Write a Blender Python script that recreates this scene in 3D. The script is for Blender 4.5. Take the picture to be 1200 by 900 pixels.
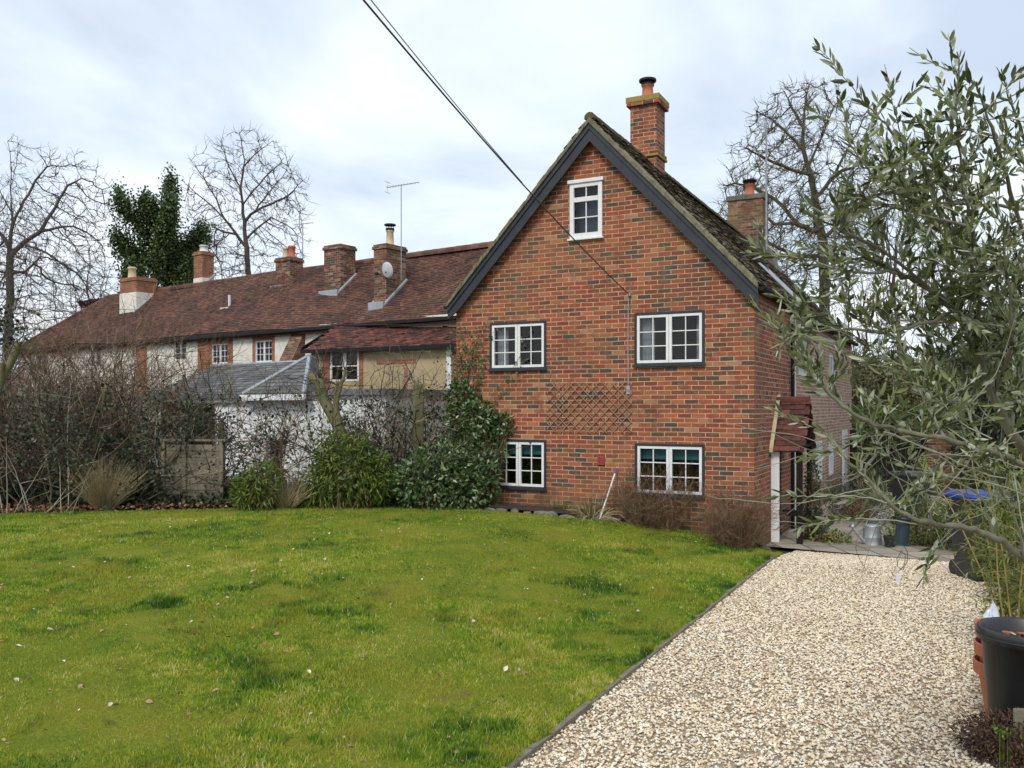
import bpy, math
import numpy as np
from mathutils import Vector, Matrix
for o in list(bpy.data.objects): bpy.data.objects.remove(o)
SC = bpy.context.scene; COL = SC.collection
R = math.radians
# ------------------------------------------------------------------ camera, sky, sun, exposure
H = 2.1; F = 1022.0; HY = 478.0
cd = bpy.data.cameras.new('camera'); cam = bpy.data.objects.new('camera', cd); COL.objects.link(cam)
cam.location = (0, 0, H); cam.rotation_euler = (R(90), 0, 0)
cd.sensor_width = 36; cd.lens = F/1200*36; cd.shift_y = 28/1200; cd.clip_end = 3000; cd.clip_start = .05
SC.camera = cam
SUN_EL, SUN_AZ = 42, 205          # azimuth clockwise from +Y
W = bpy.data.worlds.new('World'); SC.world = W; W.use_nodes = True
nt = W.node_tree; N = nt.nodes; N.clear()
def nd(nt, t, **k):
    n = nt.nodes.new(t)
    for a, b in k.items(): setattr(n, a, b)
    return n
sky = nd(nt, 'ShaderNodeTexSky', sky_type='NISHITA', sun_disc=False); sky.sun_elevation = R(SUN_EL); sky.sun_rotation = R(SUN_AZ)
sky.air_density = 1.0; sky.dust_density = 1.5
tc = nd(nt, 'ShaderNodeTexCoord'); sep = nd(nt, 'ShaderNodeSeparateXYZ'); nt.links.new(tc.outputs['Generated'], sep.inputs[0])
az = nd(nt, 'ShaderNodeMath', operation='ADD'); az.inputs[1].default_value = .22; nt.links.new(sep.outputs[2], az.inputs[0])
am = nd(nt, 'ShaderNodeMath', operation='MAXIMUM'); am.inputs[1].default_value = .08; nt.links.new(az.outputs[0], am.inputs[0])
cmb = nd(nt, 'ShaderNodeCombineXYZ')
for i in (0, 1):
    d = nd(nt, 'ShaderNodeMath', operation='DIVIDE'); nt.links.new(sep.outputs[i], d.inputs[0]); nt.links.new(am.outputs[0], d.inputs[1]); nt.links.new(d.outputs[0], cmb.inputs[i])
n1 = nd(nt, 'ShaderNodeTexNoise'); n1.inputs['Scale'].default_value = 1.15; n1.inputs['Detail'].default_value = 7; n1.inputs['Roughness'].default_value = .52; n1.inputs['Distortion'].default_value = .35
nt.links.new(cmb.outputs[0], n1.inputs['Vector'])
cr = nd(nt, 'ShaderNodeValToRGB'); e = cr.color_ramp.elements
e[0].position = .36; e[0].color = (5.2, 6.0, 7.2, 1); e[1].position = .62; e[1].color = (8.9, 9.3, 9.7, 1)
m_ = cr.color_ramp.elements.new(.49); m_.color = (7.0, 7.8, 8.7, 1)
nt.links.new(n1.outputs['Fac'], cr.inputs[0])
n2 = nd(nt, 'ShaderNodeTexNoise'); n2.inputs['Scale'].default_value = .8; n2.inputs['Detail'].default_value = 4; nt.links.new(cmb.outputs[0], n2.inputs['Vector'])
r2 = nd(nt, 'ShaderNodeMapRange'); r2.inputs[1].default_value = .35; r2.inputs[2].default_value = .7; r2.inputs[3].default_value = .80; r2.inputs[4].default_value = 1.0
nt.links.new(n2.outputs['Fac'], r2.inputs[0])
mx = nd(nt, 'ShaderNodeMixRGB'); nt.links.new(r2.outputs[0], mx.inputs[0]); nt.links.new(sky.outputs[0], mx.inputs[1]); nt.links.new(cr.outputs[0], mx.inputs[2])
bg = nd(nt, 'ShaderNodeBackground'); bg.inputs[1].default_value = .10; nt.links.new(mx.outputs[0], bg.inputs[0])
wo = nd(nt, 'ShaderNodeOutputWorld'); nt.links.new(bg.outputs[0], wo.inputs[0])
sl = bpy.data.lights.new('sun', 'SUN'); sl.energy = 1.5; sl.angle = R(14); sl.color = (1, .95, .87)
so = bpy.data.objects.new('sun', sl); COL.objects.link(so)
sdir = Vector((math.sin(R(SUN_AZ))*math.cos(R(SUN_EL)), math.cos(R(SUN_AZ))*math.cos(R(SUN_EL)), math.sin(R(SUN_EL))))
so.rotation_euler = sdir.to_track_quat('Z', 'Y').to_euler()
vs = SC.view_settings; vs.view_transform = 'Standard'; vs.look = 'None'; vs.exposure = 0.40; vs.gamma = 1; vs.use_curve_mapping = False
SC.render.engine = 'CYCLES'; SC.cycles.max_bounces = 5; SC.cycles.transparent_max_bounces = 16

# ------------------------------------------------------------------ helpers
def P(px, py, Z): return np.array(((px-600)/F*Z, Z, H-(py-HY)/F*Z))
_rs = np.random.RandomState
def vnoise(x, y, seed=0):
    g = _rs(seed).rand(64, 64); x = np.asarray(x, float); y = np.asarray(y, float)
    xi = np.floor(x).astype(int); yi = np.floor(y).astype(int); fx = x-xi; fy = y-yi
    fx = fx*fx*(3-2*fx); fy = fy*fy*(3-2*fy)
    a = g[xi % 64, yi % 64]; b = g[(xi+1) % 64, yi % 64]; c = g[xi % 64, (yi+1) % 64]; d = g[(xi+1) % 64, (yi+1) % 64]
    return (a*(1-fx)+b*fx)*(1-fy)+(c*(1-fx)+d*fx)*fy
def unit(v): v = np.asarray(v, float); return v/np.maximum(np.linalg.norm(v, axis=-1, keepdims=True), 1e-9)
I4 = np.eye(4)
def TR(x=0, y=0, z=0, rz=0, rx=0, ry=0):
    return np.array(Matrix.Translation((x, y, z)) @ Matrix.Rotation(rz, 4, 'Z') @ Matrix.Rotation(ry, 4, 'Y') @ Matrix.Rotation(rx, 4, 'X'))
class MB:
    def __init__(s, M=None): s.V = []; s.n = 0; s.Fc = []; s.M = I4 if M is None else M
    def add(s, V, faces, mat=0, rnd=None, M=None):
        V = np.asarray(V, float).reshape(-1, 3); M = s.M if M is None else s.M @ M
        V = V @ M[:3, :3].T + M[:3, 3]
        faces = np.asarray(faces, dtype=np.int64)
        if rnd is None: rnd = np.random.rand()
        s.Fc.append((faces+s.n, mat, np.broadcast_to(np.asarray(rnd, float), (len(faces),)))); s.V.append(V); s.n += len(V)
    def box(s, x0, x1, y0, y1, z0, z1, mat=0, M=None, rnd=None):
        v = [(x, y, z) for z in (z0, z1) for y in (y0, y1) for x in (x0, x1)]
        s.add(v, [(0, 2, 3, 1), (4, 5, 7, 6), (0, 1, 5, 4), (2, 6, 7, 3), (0, 4, 6, 2), (1, 3, 7, 5)], mat, rnd, M)
    def poly(s, pts, mat=0, M=None):
        s.add(pts, [list(range(len(pts)))], mat, None, M)
    def prism(s, pts2, y0, y1, mat=0, M=None):      # outline in x,z extruded along y
        n = len(pts2); v = [(x, y0, z) for x, z in pts2]+[(x, y1, z) for x, z in pts2]
        for f in ([list(range(n))], [list(range(2*n-1, n-1, -1))], [(i, (i+1) % n, n+(i+1) % n, n+i)[::-1] for i in range(n)]): 
            s.add(v, f, mat, None, M)
    def lathe(s, prof, seg=20, mat=0, M=None, rnd=None):   # prof list of (r,z)
        a = np.arange(seg)/seg*2*math.pi; V = []
        for r, z in prof: V.append(np.stack([r*np.cos(a), r*np.sin(a), np.full(seg, z)], 1))
        V = np.concatenate(V); Fs = []
        for j in range(len(prof)-1):
            for i in range(seg): Fs.append((j*seg+i, j*seg+(i+1) % seg, (j+1)*seg+(i+1) % seg, (j+1)*seg+i))
        s.add(V, Fs, mat, rnd, M)
    def tube(s, pts, r, sides=8, mat=0, M=None, rnd=None, cap=True):
        pts = np.asarray(pts, float); n = len(pts); r = np.broadcast_to(np.asarray(r, float), (n,))
        T = unit(np.gradient(pts, axis=0)); up = np.array((0, 0, 1.)) if abs(T[0][2]) < .9 else np.array((1., 0, 0))
        a = np.arange(sides)/sides*2*math.pi; V = []; u = unit(np.cross(up, T[0]))
        for i in range(n):
            u = unit(u-T[i]*np.dot(u, T[i])); w = np.cross(T[i], u)
            V.append(pts[i]+r[i]*(np.cos(a)[:, None]*u+np.sin(a)[:, None]*w))
        V = np.concatenate(V); Fs = [(j*sides+i, j*sides+(i+1) % sides, (j+1)*sides+(i+1) % sides, (j+1)*sides+i) for j in range(n-1) for i in range(sides)]
        if rnd is None: rnd = np.random.rand()
        s.add(V, Fs, mat, rnd, M)
        if cap:
            s.add(V, [list(range(sides))[::-1]], mat, rnd, M); s.add(V, [list(range((n-1)*sides, n*sides))], mat, rnd, M)
    def prisms(s, A, B, ra, rb, sides=3, mat=0, rnd=None):
        A = np.asarray(A, float); B = np.asarray(B, float); K = len(A)
        if K == 0: return
        T = unit(B-A); up = np.where(np.abs(T[:, 2:3]) < .9, np.array([[0, 0, 1.]]), np.array([[1., 0, 0]]))
        u = unit(np.cross(up, T)); w = np.cross(T, u); a = np.arange(sides)/sides*2*math.pi
        ring = np.cos(a)[None, :, None]*u[:, None]+np.sin(a)[None, :, None]*w[:, None]
        ra = np.broadcast_to(ra, (K,))[:, None, None]; rb = np.broadcast_to(rb, (K,))[:, None, None]
        V = np.concatenate([A[:, None]+ring*ra, B[:, None]+ring*rb], 1)
        i = np.arange(sides); f = np.stack([i, (i+1) % sides, sides+(i+1) % sides, sides+i], 1)
        Fs = (f[None]+(np.arange(K)*2*sides)[:, None, None]).reshape(-1, 4)
        rn = np.random.rand(K) if rnd is None else np.broadcast_to(rnd, (K,))
        s.add(V.reshape(-1, 3), Fs, mat, np.repeat(rn, sides))
    def leaves(s, pos, d, nrm, L, Wd, mat=0, rnd=None, simple=True, curl=.15):
        pos = np.asarray(pos, float); K = len(pos); d = unit(d); sd = unit(np.cross(nrm, d)); n = np.cross(d, sd)
        L = np.broadcast_to(L, (K,))[:, None]; Wd = np.broadcast_to(Wd, (K,))[:, None]
        rn = np.random.rand(K) if rnd is None else rnd
        if simple:
            V = np.stack([pos, pos+d*L*.45+sd*Wd*.5, pos+d*L-n*L*curl, pos+d*L*.45-sd*Wd*.5], 1).reshape(-1, 3)
            b = (np.arange(K)*4)[:, None]
            Fs = np.concatenate([b+np.array([[0, 1, 2]]), b+np.array([[0, 2, 3]])], 1).reshape(-1, 3)
            s.add(V, Fs, mat, np.repeat(rn, 2))
        else:
            c1 = pos+d*L*.33; c2 = pos+d*L*.7-n*L*curl*.5; f = n*Wd*.22
            V = np.stack([pos, pos+d*L-n*L*curl, c1-f, c2-f, c1+sd*Wd*.5, c2+sd*Wd*.4, c1-sd*Wd*.5, c2-sd*Wd*.4], 1).reshape(-1, 3)
            b = (np.arange(K)*8)[:, None]
            q = np.array([[0, 2, 4, 4], [0, 6, 2, 2]])
            T3 = np.concatenate([b+np.array([[0, 2, 4]]), b+np.array([[0, 6, 2]]), b+np.array([[3, 1, 5]]), b+np.array([[3, 7, 1]])], 1).reshape(-1, 3)
            Q4 = np.concatenate([b+np.array([[2, 3, 5, 4]]), b+np.array([[6, 7, 3, 2]])], 1).reshape(-1, 4)
            n0 = s.n; s.add(V, T3, mat, np.repeat(rn, 4)); s.Fc.append((Q4+n0, mat, np.repeat(rn, 2)))
    def build(s, name, mats, parent=None, smooth=False, label=None, cat=None, group=None, kind=None, loc=None, bevel=0, flip=False):
        V = np.concatenate(s.V); me = bpy.data.meshes.new(name)
        idx = np.concatenate([f.ravel() for f, _, _ in s.Fc]); tot = np.concatenate([np.full(len(f), f.shape[1]) for f, _, _ in s.Fc])
        mi = np.concatenate([np.full(len(f), m) for f, m, _ in s.Fc]); rn = np.concatenate([r for _, _, r in s.Fc])
        st = np.concatenate([[0], np.cumsum(tot)[:-1]])
        me.vertices.add(len(V)); me.vertices.foreach_set('co', V.ravel()); me.loops.add(len(idx)); me.loops.foreach_set('vertex_index', idx.astype(np.int32))
        me.polygons.add(len(tot)); me.polygons.foreach_set('loop_start', st.astype(np.int32)); me.polygons.foreach_set('loop_total', tot.astype(np.int32))
        me.polygons.foreach_set('material_index', mi.astype(np.int32)); me.polygons.foreach_set('use_smooth', np.full(len(tot), smooth))
        a, b, c = V[idx[st]], V[idx[st+1]], V[idx[st+2]]
        nn = unit(np.cross(b-a, c-a)); t = np.stack([-nn[:, 1], nn[:, 0], np.zeros(len(nn))], 1); ln = np.linalg.norm(t, axis=1)
        t[ln < 1e-3] = (1, 0, 0); t = unit(t); bb = np.cross(nn, t); fl = np.repeat(np.arange(len(tot)), tot)
        uv = np.stack([(V[idx]*t[fl]).sum(1), (V[idx]*bb[fl]).sum(1)], 1)
        ul = me.uv_layers.new(name='UVMap'); ul.data.foreach_set('uv', uv.ravel().astype(np.float32))
        at = me.attributes.new('rnd', 'FLOAT', 'FACE'); at.data.foreach_set('value', rn.astype(np.float32))
        me.update(calc_edges=True); me.validate()
        if not isinstance(mats, (list, tuple)): mats = [mats]
        for m in mats: me.materials.append(m)
        o = bpy.data.objects.new(name, me); COL.objects.link(o)
        if parent is not None: o.parent = parent
        if loc is not None: o.location = loc
        if bevel:
            b_ = o.modifiers.new('bevel', 'BEVEL'); b_.width = bevel; b_.segments = 2; b_.limit_method = 'ANGLE'
        tag(o, label, cat, group, kind); return o
def tag(o, label=None, cat=None, group=None, kind=None):
    for k, v in (('label', label), ('category', cat), ('group', group), ('kind', kind)):
        if v: o[k] = v
    return o
def empty(name, loc, rz=0, label=None, cat=None, group=None):
    o = bpy.data.objects.new(name, None); COL.objects.link(o); o.location = loc; o.rotation_euler = (0, 0, rz); o.empty_display_size = .2
    return tag(o, label, cat, group)

# ------------------------------------------------------------------ materials
def newmat(name):
    m = bpy.data.materials.new(name); m.use_nodes = True; m.node_tree.nodes.clear(); t = m.node_tree
    b = nd(t, 'ShaderNodeBsdfPrincipled'); o = nd(t, 'ShaderNodeOutputMaterial'); t.links.new(b.outputs[0], o.inputs[0]); return m, t, b
def ramp(t, stops, src=None, const=False):
    r = nd(t, 'ShaderNodeValToRGB'); el = r.color_ramp.elements
    if const: r.color_ramp.interpolation = 'CONSTANT'
    el[0].position, el[0].color = stops[0][0], (*stops[0][1], 1); el[1].position, el[1].color = stops[-1][0], (*stops[-1][1], 1)
    for p, c in stops[1:-1]: x = el.new(p); x.color = (*c, 1)
    if src is not None: t.links.new(src, r.inputs[0])
    return r
def noise(t, scale, detail=4, rough=.6, vec=None, dist=0):
    n = nd(t, 'ShaderNodeTexNoise'); n.inputs['Scale'].default_value = scale; n.inputs['Detail'].default_value = detail; n.inputs['Roughness'].default_value = rough
    n.inputs['Distortion'].default_value = dist
    if vec is not None: t.links.new(vec, n.inputs['Vector'])
    return n
def mix(t, fac, a, b, mode='MIX'):
    m = nd(t, 'ShaderNodeMixRGB', blend_type=mode)
    for i, v in enumerate((fac, a, b)):
        s = m.inputs[i]
        if isinstance(v, bpy.types.NodeSocket): t.links.new(v, s)
        elif isinstance(v, (int, float)): s.default_value = v if i == 0 else (v, v, v, 1)
        else: s.default_value = (*v, 1)
    return m.outputs[0]
def mrange(t, src, a, b, c=0, d=1):
    m = nd(t, 'ShaderNodeMapRange'); t.links.new(src, m.inputs[0])
    for i, v in enumerate((a, b, c, d)): m.inputs[i+1].default_value = v
    return m.outputs[0]
def bump(t, bsdf, h, strength=.5, dist=.01):
    b = nd(t, 'ShaderNodeBump'); b.inputs['Strength'].default_value = strength; b.inputs['Distance'].default_value = dist
    t.links.new(h, b.inputs['Height']); t.links.new(b.outputs[0], bsdf.inputs['Normal'])
def objc(t): return nd(t, 'ShaderNodeTexCoord').outputs['Object']
def simple(name, c1, c2=None, rough=.7, scale=6, bmp=.3, bd=.01, metal=0, spec=.5, detail=6):
    m, t, b = newmat(name); c2 = c2 or tuple(x*.75 for x in c1); v = objc(t)
    n = noise(t, scale, detail, .65, v); r = ramp(t, [(.3, c1), (.7, c2)], n.outputs['Fac']); t.links.new(r.outputs[0], b.inputs['Base Color'])
    b.inputs['Roughness'].default_value = rough; b.inputs['Metallic'].default_value = metal; b.inputs['Specular IOR Level'].default_value = spec
    if bmp: bump(t, b, noise(t, scale*6, 4, .7, v).outputs['Fac'], bmp, bd)
    return m
def rndmat(name, stops, rough=.6, spec=.3, trans=0, nscale=0, ncol=None, nlo=.45, nhi=.65, bmp=0):
    m, t, b = newmat(name); a = nd(t, 'ShaderNodeAttribute', attribute_name='rnd')
    col = ramp(t, stops, a.outputs['Fac']).outputs[0]
    if nscale:
        n = noise(t, nscale, 5, .6, objc(t)); col = mix(t, mrange(t, n.outputs['Fac'], nlo, nhi), col, ncol)
    t.links.new(col, b.inputs['Base Color']); b.inputs['Roughness'].default_value = rough; b.inputs['Specular IOR Level'].default_value = spec
    if trans:
        tr = nd(t, 'ShaderNodeBsdfTranslucent'); t.links.new(col, tr.inputs[0]); ms = nd(t, 'ShaderNodeMixShader'); ms.inputs[0].default_value = trans
        o = [n for n in t.nodes if n.type == 'OUTPUT_MATERIAL'][0]; t.links.new(b.outputs[0], ms.inputs[1]); t.links.new(tr.outputs[0], ms.inputs[2]); t.links.new(ms.outputs[0], o.inputs[0])
    if bmp: bump(t, b, noise(t, 60, 4, .7, objc(t)).outputs['Fac'], bmp, .01)
    return m
def brickmat(name, stops, mortar, bw=.225, bh=.075, ms=.0078, stain=(.10, .085, .05), stamt=.35, bd=.012, damp=.6):
    m, t, b = newmat(name); tc = nd(t, 'ShaderNodeTexCoord'); uv = tc.outputs['UV']; ob = tc.outputs['Object']
    wob = noise(t, 1.6, 3, .5, ob); wv = nd(t, 'ShaderNodeVectorMath', operation='SCALE'); wv.inputs['Scale'].default_value = .022; t.links.new(wob.outputs['Color'], wv.inputs[0])
    wob2 = noise(t, 22, 2, .5, ob); wv2 = nd(t, 'ShaderNodeVectorMath', operation='SCALE'); wv2.inputs['Scale'].default_value = .008; t.links.new(wob2.outputs['Color'], wv2.inputs[0])
    ad = nd(t, 'ShaderNodeVectorMath', operation='ADD'); t.links.new(uv, ad.inputs[0]); t.links.new(wv.outputs[0], ad.inputs[1])
    ad2 = nd(t, 'ShaderNodeVectorMath', operation='ADD'); t.links.new(ad.outputs[0], ad2.inputs[0]); t.links.new(wv2.outputs[0], ad2.inputs[1])
    br = nd(t, 'ShaderNodeTexBrick'); br.offset = .5; t.links.new(ad2.outputs[0], br.inputs['Vector'])
    for k, v in (('Scale', 1), ('Mortar Size', ms), ('Mortar Smooth', .25), ('Bias', 0), ('Brick Width', bw), ('Row Height', bh)): br.inputs[k].default_value = v
    br.inputs['Color1'].default_value = (0, 0, 0, 1); br.inputs['Color2'].default_value = (1, 1, 1, 1); br.inputs['Mortar'].default_value = (.5, .5, .5, 1)
    col = ramp(t, stops, br.outputs['Color']).outputs[0]
    big = noise(t, .9, 6, .65, ob, .4); fine = noise(t, 45, 4, .7, ob); mid = noise(t, 7, 5, .7, ob)
    col = mix(t, mrange(t, fine.outputs['Fac'], .3, .75, .0, .45), col, mix(t, .5, col, (.05, .03, .025)))
    col = mix(t, mrange(t, mid.outputs['Fac'], .55, .72, 0, .38), col, (.42, .30, .21))
    mc = mix(t, mrange(t, mid.outputs['Fac'], .45, .72), mortar, tuple(x*.45 for x in mortar))
    col = mix(t, br.outputs['Fac'], col, mc)
    col = mix(t, mrange(t, big.outputs['Fac'], .48, .70, 0, stamt), col, stain)
    b3 = noise(t, 2.6, 7, .75, ob, .6); col = mix(t, mrange(t, b3.outputs['Fac'], .52, .66, 0, stamt*1.5), col, (.12, .045, .030))
    b4 = noise(t, .55, 5, .6, ob, .2); col = mix(t, mrange(t, b4.outputs['Fac'], .50, .66, 0, stamt*.7), col, (.24, .16, .075))
    mp = nd(t, 'ShaderNodeMapping'); mp.inputs['Scale'].default_value = (5, 5, .5); t.links.new(ob, mp.inputs[0]); stn = noise(t, 1, 5, .7, mp.outputs[0]); col = mix(t, mrange(t, stn.outputs['Fac'], .56, .72, 0, .42), col, (.10, .055, .04))
    sp_ = nd(t, 'ShaderNodeSeparateXYZ'); t.links.new(ob, sp_.inputs[0]); zn = nd(t, 'ShaderNodeMath', operation='MULTIPLY_ADD'); t.links.new(b3.outputs['Fac'], zn.inputs[0]); zn.inputs[1].default_value = -1.6; t.links.new(sp_.outputs[2], zn.inputs[2])
    col = mix(t, mrange(t, zn.outputs[0], -.05, -.75, 0, damp), col, (.075, .07, .035))
    t.links.new(col, b.inputs['Base Color']); b.inputs['Roughness'].default_value = .85; b.inputs['Specular IOR Level'].default_value = .25
    hh = nd(t, 'ShaderNodeMath', operation='MULTIPLY_ADD'); t.links.new(br.outputs['Fac'], hh.inputs[0]); hh.inputs[1].default_value = -1; t.links.new(mid.outputs['Fac'], hh.inputs[2])
    bump(t, b, hh.outputs[0], .8, bd); return m
def tilemat(name, stops, moss=(.11, .10, .03), mlo=.56, mhi=.7, mamt=.8, ns=.7):
    m, t, b = newmat(name); a = nd(t, 'ShaderNodeAttribute', attribute_name='rnd'); ob = objc(t)
    col = ramp(t, stops, a.outputs['Fac']).outputs[0]
    n = noise(t, ns, 8, .7, ob, .3); col = mix(t, mrange(t, n.outputs['Fac'], mlo, mhi, 0, mamt), col, moss)
    n2 = noise(t, 26, 4, .8, ob); col = mix(t, mrange(t, n2.outputs['Fac'], .56, .70, 0, .5), col, (.30, .27, .20))
    n3 = noise(t, 1.1, 6, .65, ob, .5); col = mix(t, mrange(t, n3.outputs['Fac'], .42, .62, 0, .75), col, mix(t, .62, col, (.02, .015, .015)))
    t.links.new(col, b.inputs['Base Color']); b.inputs['Roughness'].default_value = .85; b.inputs['Specular IOR Level'].default_value = .25
    bump(t, b, n2.outputs['Fac'], .5, .01); return m
M = {}
M['brick'] = brickmat('red brick', [(0, (.075, .060, .055)), (.10, (.115, .06, .045)), (.2, (.20, .056, .032)), (.45, (.30, .070, .034)), (.75, (.37, .093, .040)), (.93, (.43, .135, .060)), (1, (.44, .22, .12))], (.52, .42, .28))
M['brick_old'] = brickmat('weathered chimney brick', [(0, (.05, .04, .035)), (.3, (.13, .055, .038)), (.7, (.26, .085, .05)), (1, (.42, .28, .18))], (.38, .33, .25), stamt=.8, stain=(.05, .042, .03))
M['brick_pale'] = brickmat('pale brick', [(0, (.28, .13, .09)), (.5, (.42, .2, .13)), (1, (.5, .32, .22))], (.6, .54, .44), ms=.012, stamt=.2)
M['brick_band'] = brickmat('orange brick band', [(0, (.22, .08, .05)), (.5, (.38, .11, .055)), (1, (.45, .17, .09))], (.42, .33, .24), stamt=.3)
M['render'] = simple('cream limewashed stone', (.86, .83, .75), (.60, .56, .46), .9, 5.5, .9, .02, detail=10)
M['tan'] = simple('ochre plaster', (.52, .40, .22), (.36, .29, .18), .9, 2.5, .6, .02, detail=10)
M['white_wall'] = simple('white painted wall', (.86, .86, .85), (.74, .75, .75), .8, 1.5, .3)
M['tile'] = tilemat('clay tiles', [(0, (.075, .040, .034)), (.3, (.115, .052, .038)), (.7, (.145, .064, .045)), (1, (.19, .092, .062))], mamt=.5)
M['tile_moss'] = tilemat('mossy clay tiles', [(0, (.07, .055, .04)), (.5, (.12, .08, .05)), (1, (.2, .13, .09))], (.10, .10, .03), .42, .6, .75, 2.5)
M['pantile'] = tilemat('dark red clay tiles', [(0, (.06, .028, .026)), (.5, (.12, .042, .034)), (1, (.2, .07, .05))], mlo=.64, mhi=.8, mamt=.5)
M['slate'] = tilemat('grey slates', [(0, (.11, .115, .12)), (.5, (.15, .155, .16)), (1, (.21, .21, .205))], (.12, .115, .07), .5, .7, .6)
M['lead'] = simple('grey lead', (.36, .38, .42), (.25, .27, .3), .5, 4, .2)
M['verge'] = simple('lichen spotted verge mortar', (.27, .24, .15), (.09, .08, .045), .9, 9, .6, .02)
M['barge'] = simple('blue black painted timber', (.010, .014, .021), (.024, .031, .041), .55, 5, .15)
M['black'] = simple('black gutter plastic', (.008, .008, .009), (.016, .016, .016), .6, 6, 0, spec=.25)
M['white'] = simple('white window paint', (.80, .80, .80), (.68, .68, .66), .45, 9, .1)
M['dim_white'] = simple('old white paint', (.72, .73, .74), (.55, .56, .55), .5, 8, .1)
M['terracotta'] = simple('terracotta', (.48, .15, .075), (.36, .12, .07), .75, 12, .3)
M['buff'] = simple('buff clay pot', (.62, .52, .33), (.42, .35, .22), .8, 10, .3)
M['yellow_lichen'] = simple('yellow lichen stone', (.38, .27, .04), (.26, .17, .08), .9, 9, .5, .02)
M['stone'] = simple('grey stone', (.22, .20, .155), (.07, .065, .05), .9, 5, .8, .02, detail=10)
M['oldwood'] = simple('weathered wood', (.27, .23, .16), (.15, .13, .09), .85, 7, .5)
M['mosswood'] = simple('mossy wood', (.16, .17, .06), (.17, .14, .09), .9, 9, .6, .02)
M['trellis'] = simple('pale brown lattice wood', (.34, .22, .15), (.22, .13, .09), .8, 9, .2)
M['darkwood'] = simple('black stained timber', (.010, .009, .008), (.022, .019, .017), .85, 9, .3, spec=.15)
M['bark'] = simple('grey brown bark', (.105, .085, .070), (.06, .048, .042), .9, 3, .5, .03)
M['bark_green'] = simple('lichen green bark', (.14, .13, .07), (.075, .065, .045), .9, 3, .5, .03)
M['ivybark'] = simple('dark ivy bark', (.05, .042, .034), (.03, .026, .02), .9, 3, .5)
M['olivebark'] = simple('olive bark', (.26, .25, .17), (.13, .12, .075), .85, 14, .6, .006)
M['olivetwig'] = simple('pale olive twig', (.36, .36, .27), (.22, .22, .15), .8, 14, .2)
M['wire'] = simple('dark cable', (.03, .028, .027), (.05, .045, .04), .6, 6, 0)
M['metal'] = simple('galvanised metal', (.50, .53, .56), (.36, .39, .42), .42, 9, .1, metal=.6)
M['alu'] = simple('aerial aluminium', (.35, .36, .38), (.25, .26, .27), .45, 6, 0, metal=.5)
M['dish'] = simple('grey dish paint', (.55, .56, .58), (.45, .46, .48), .5, 5, 0)
M['potblack'] = simple('black nursery plastic', (.018, .018, .02), (.03, .03, .032), .42, 7, .1)
M['binblack'] = simple('dark grey bin plastic', (.022, .024, .027), (.035, .037, .04), .45, 7, .1)
M['binblue'] = simple('blue bin lid plastic', (.02, .05, .32), (.012, .022, .10), .4, 5, 0)
M['bluebox'] = simple('dark teal plastic', (.010, .022, .032), (.015, .03, .04), .5, 5, 0)
M['redvent'] = simple('red painted vent', (.36, .05, .04), (.26, .04, .035), .6, 8, .1)
M['curtain'] = simple('pale curtain cloth', (.62, .64, .66), (.45, .47, .5), .9, 5, .2)
M['teal'] = simple('teal blind', (.06, .26, .27), (.05, .2, .22), .8, 4, .2)
M['orange'] = simple('orange card', (.85, .22, .03), (.75, .18, .03), .6, 3, 0)
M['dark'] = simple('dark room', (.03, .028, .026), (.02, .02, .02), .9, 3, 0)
M['purple'] = simple('purple plastic', (.07, .04, .22), (.06, .04, .2), .5, 3, 0)
M['soil'] = simple('dark soil', (.07, .05, .035), (.035, .026, .02), .95, 9, .9, .04)
M['paving'] = brickmat('stone paving', [(0, (.28, .25, .20)), (1, (.42, .38, .31))], (.16, .14, .10), bw=.6, bh=.45, ms=.02, stamt=.15, damp=0)
M['litter'] = rndmat('dead leaves', [(0, (.10, .05, .03)), (.5, (.22, .11, .06)), (1, (.36, .22, .13))], .8)
M['straw'] = rndmat('dry straw stems', [(0, (.22, .15, .07)), (.6, (.38, .30, .16)), (1, (.55, .48, .32))], .8)
M['brownstem'] = rndmat('brown bare stems', [(0, (.075, .042, .025)), (.6, (.16, .095, .055)), (1, (.34, .24, .14))], .8)
M['greystem'] = rndmat('grey bare stems', [(0, (.028, .021, .015)), (.65, (.085, .066, .045)), (.9, (.20, .16, .11)), (1, (.40, .34, .25))], .8)
M['palestem'] = rndmat('pale bare stems', [(0, (.22, .19, .14)), (1, (.46, .42, .33))], .8)
M['ivy'] = rndmat('ivy leaves', [(0, (.018, .036, .010)), (.5, (.05, .085, .02)), (1, (.12, .17, .045))], .45, .5, .15)
M['darkleaf'] = rndmat('dark shrub leaves', [(0, (.012, .022, .010)), (.6, (.03, .05, .018)), (1, (.09, .11, .05))], .45, .5, .1)
M['limeleaf'] = rndmat('bright green leaves', [(0, (.04, .075, .012)), (.5, (.10, .16, .022)), (1, (.24, .30, .05))], .5, .4, .25)
M['viburnum'] = rndmat('grey green shrub leaves', [(0, (.02, .045, .012)), (.5, (.06, .12, .03)), (.85, (.16, .24, .07)), (1, (.52, .56, .40))], .4, .5, .15)
M['olive'] = rndmat('olive leaves', [(0, (.035, .05, .014)), (.3, (.10, .13, .038)), (.62, (.22, .255, .09)), (.86, (.40, .44, .26)), (1, (.64, .67, .56))], .42, .5, .30)
M['bamboo'] = rndmat('bamboo leaves', [(0, (.06, .09, .018)), (.5, (.15, .19, .035)), (1, (.32, .34, .09))], .5, .4, .3)
M['conifer'] = rndmat('box hedge leaves', [(0, (.035, .06, .012)), (.5, (.07, .11, .02)), (1, (.14, .18, .035))], .6, .3, .15)
M['heather'] = rndmat('dark red stems and leaves', [(0, (.03, .018, .014)), (.6, (.09, .045, .03)), (1, (.16, .10, .05))], .7)
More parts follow.
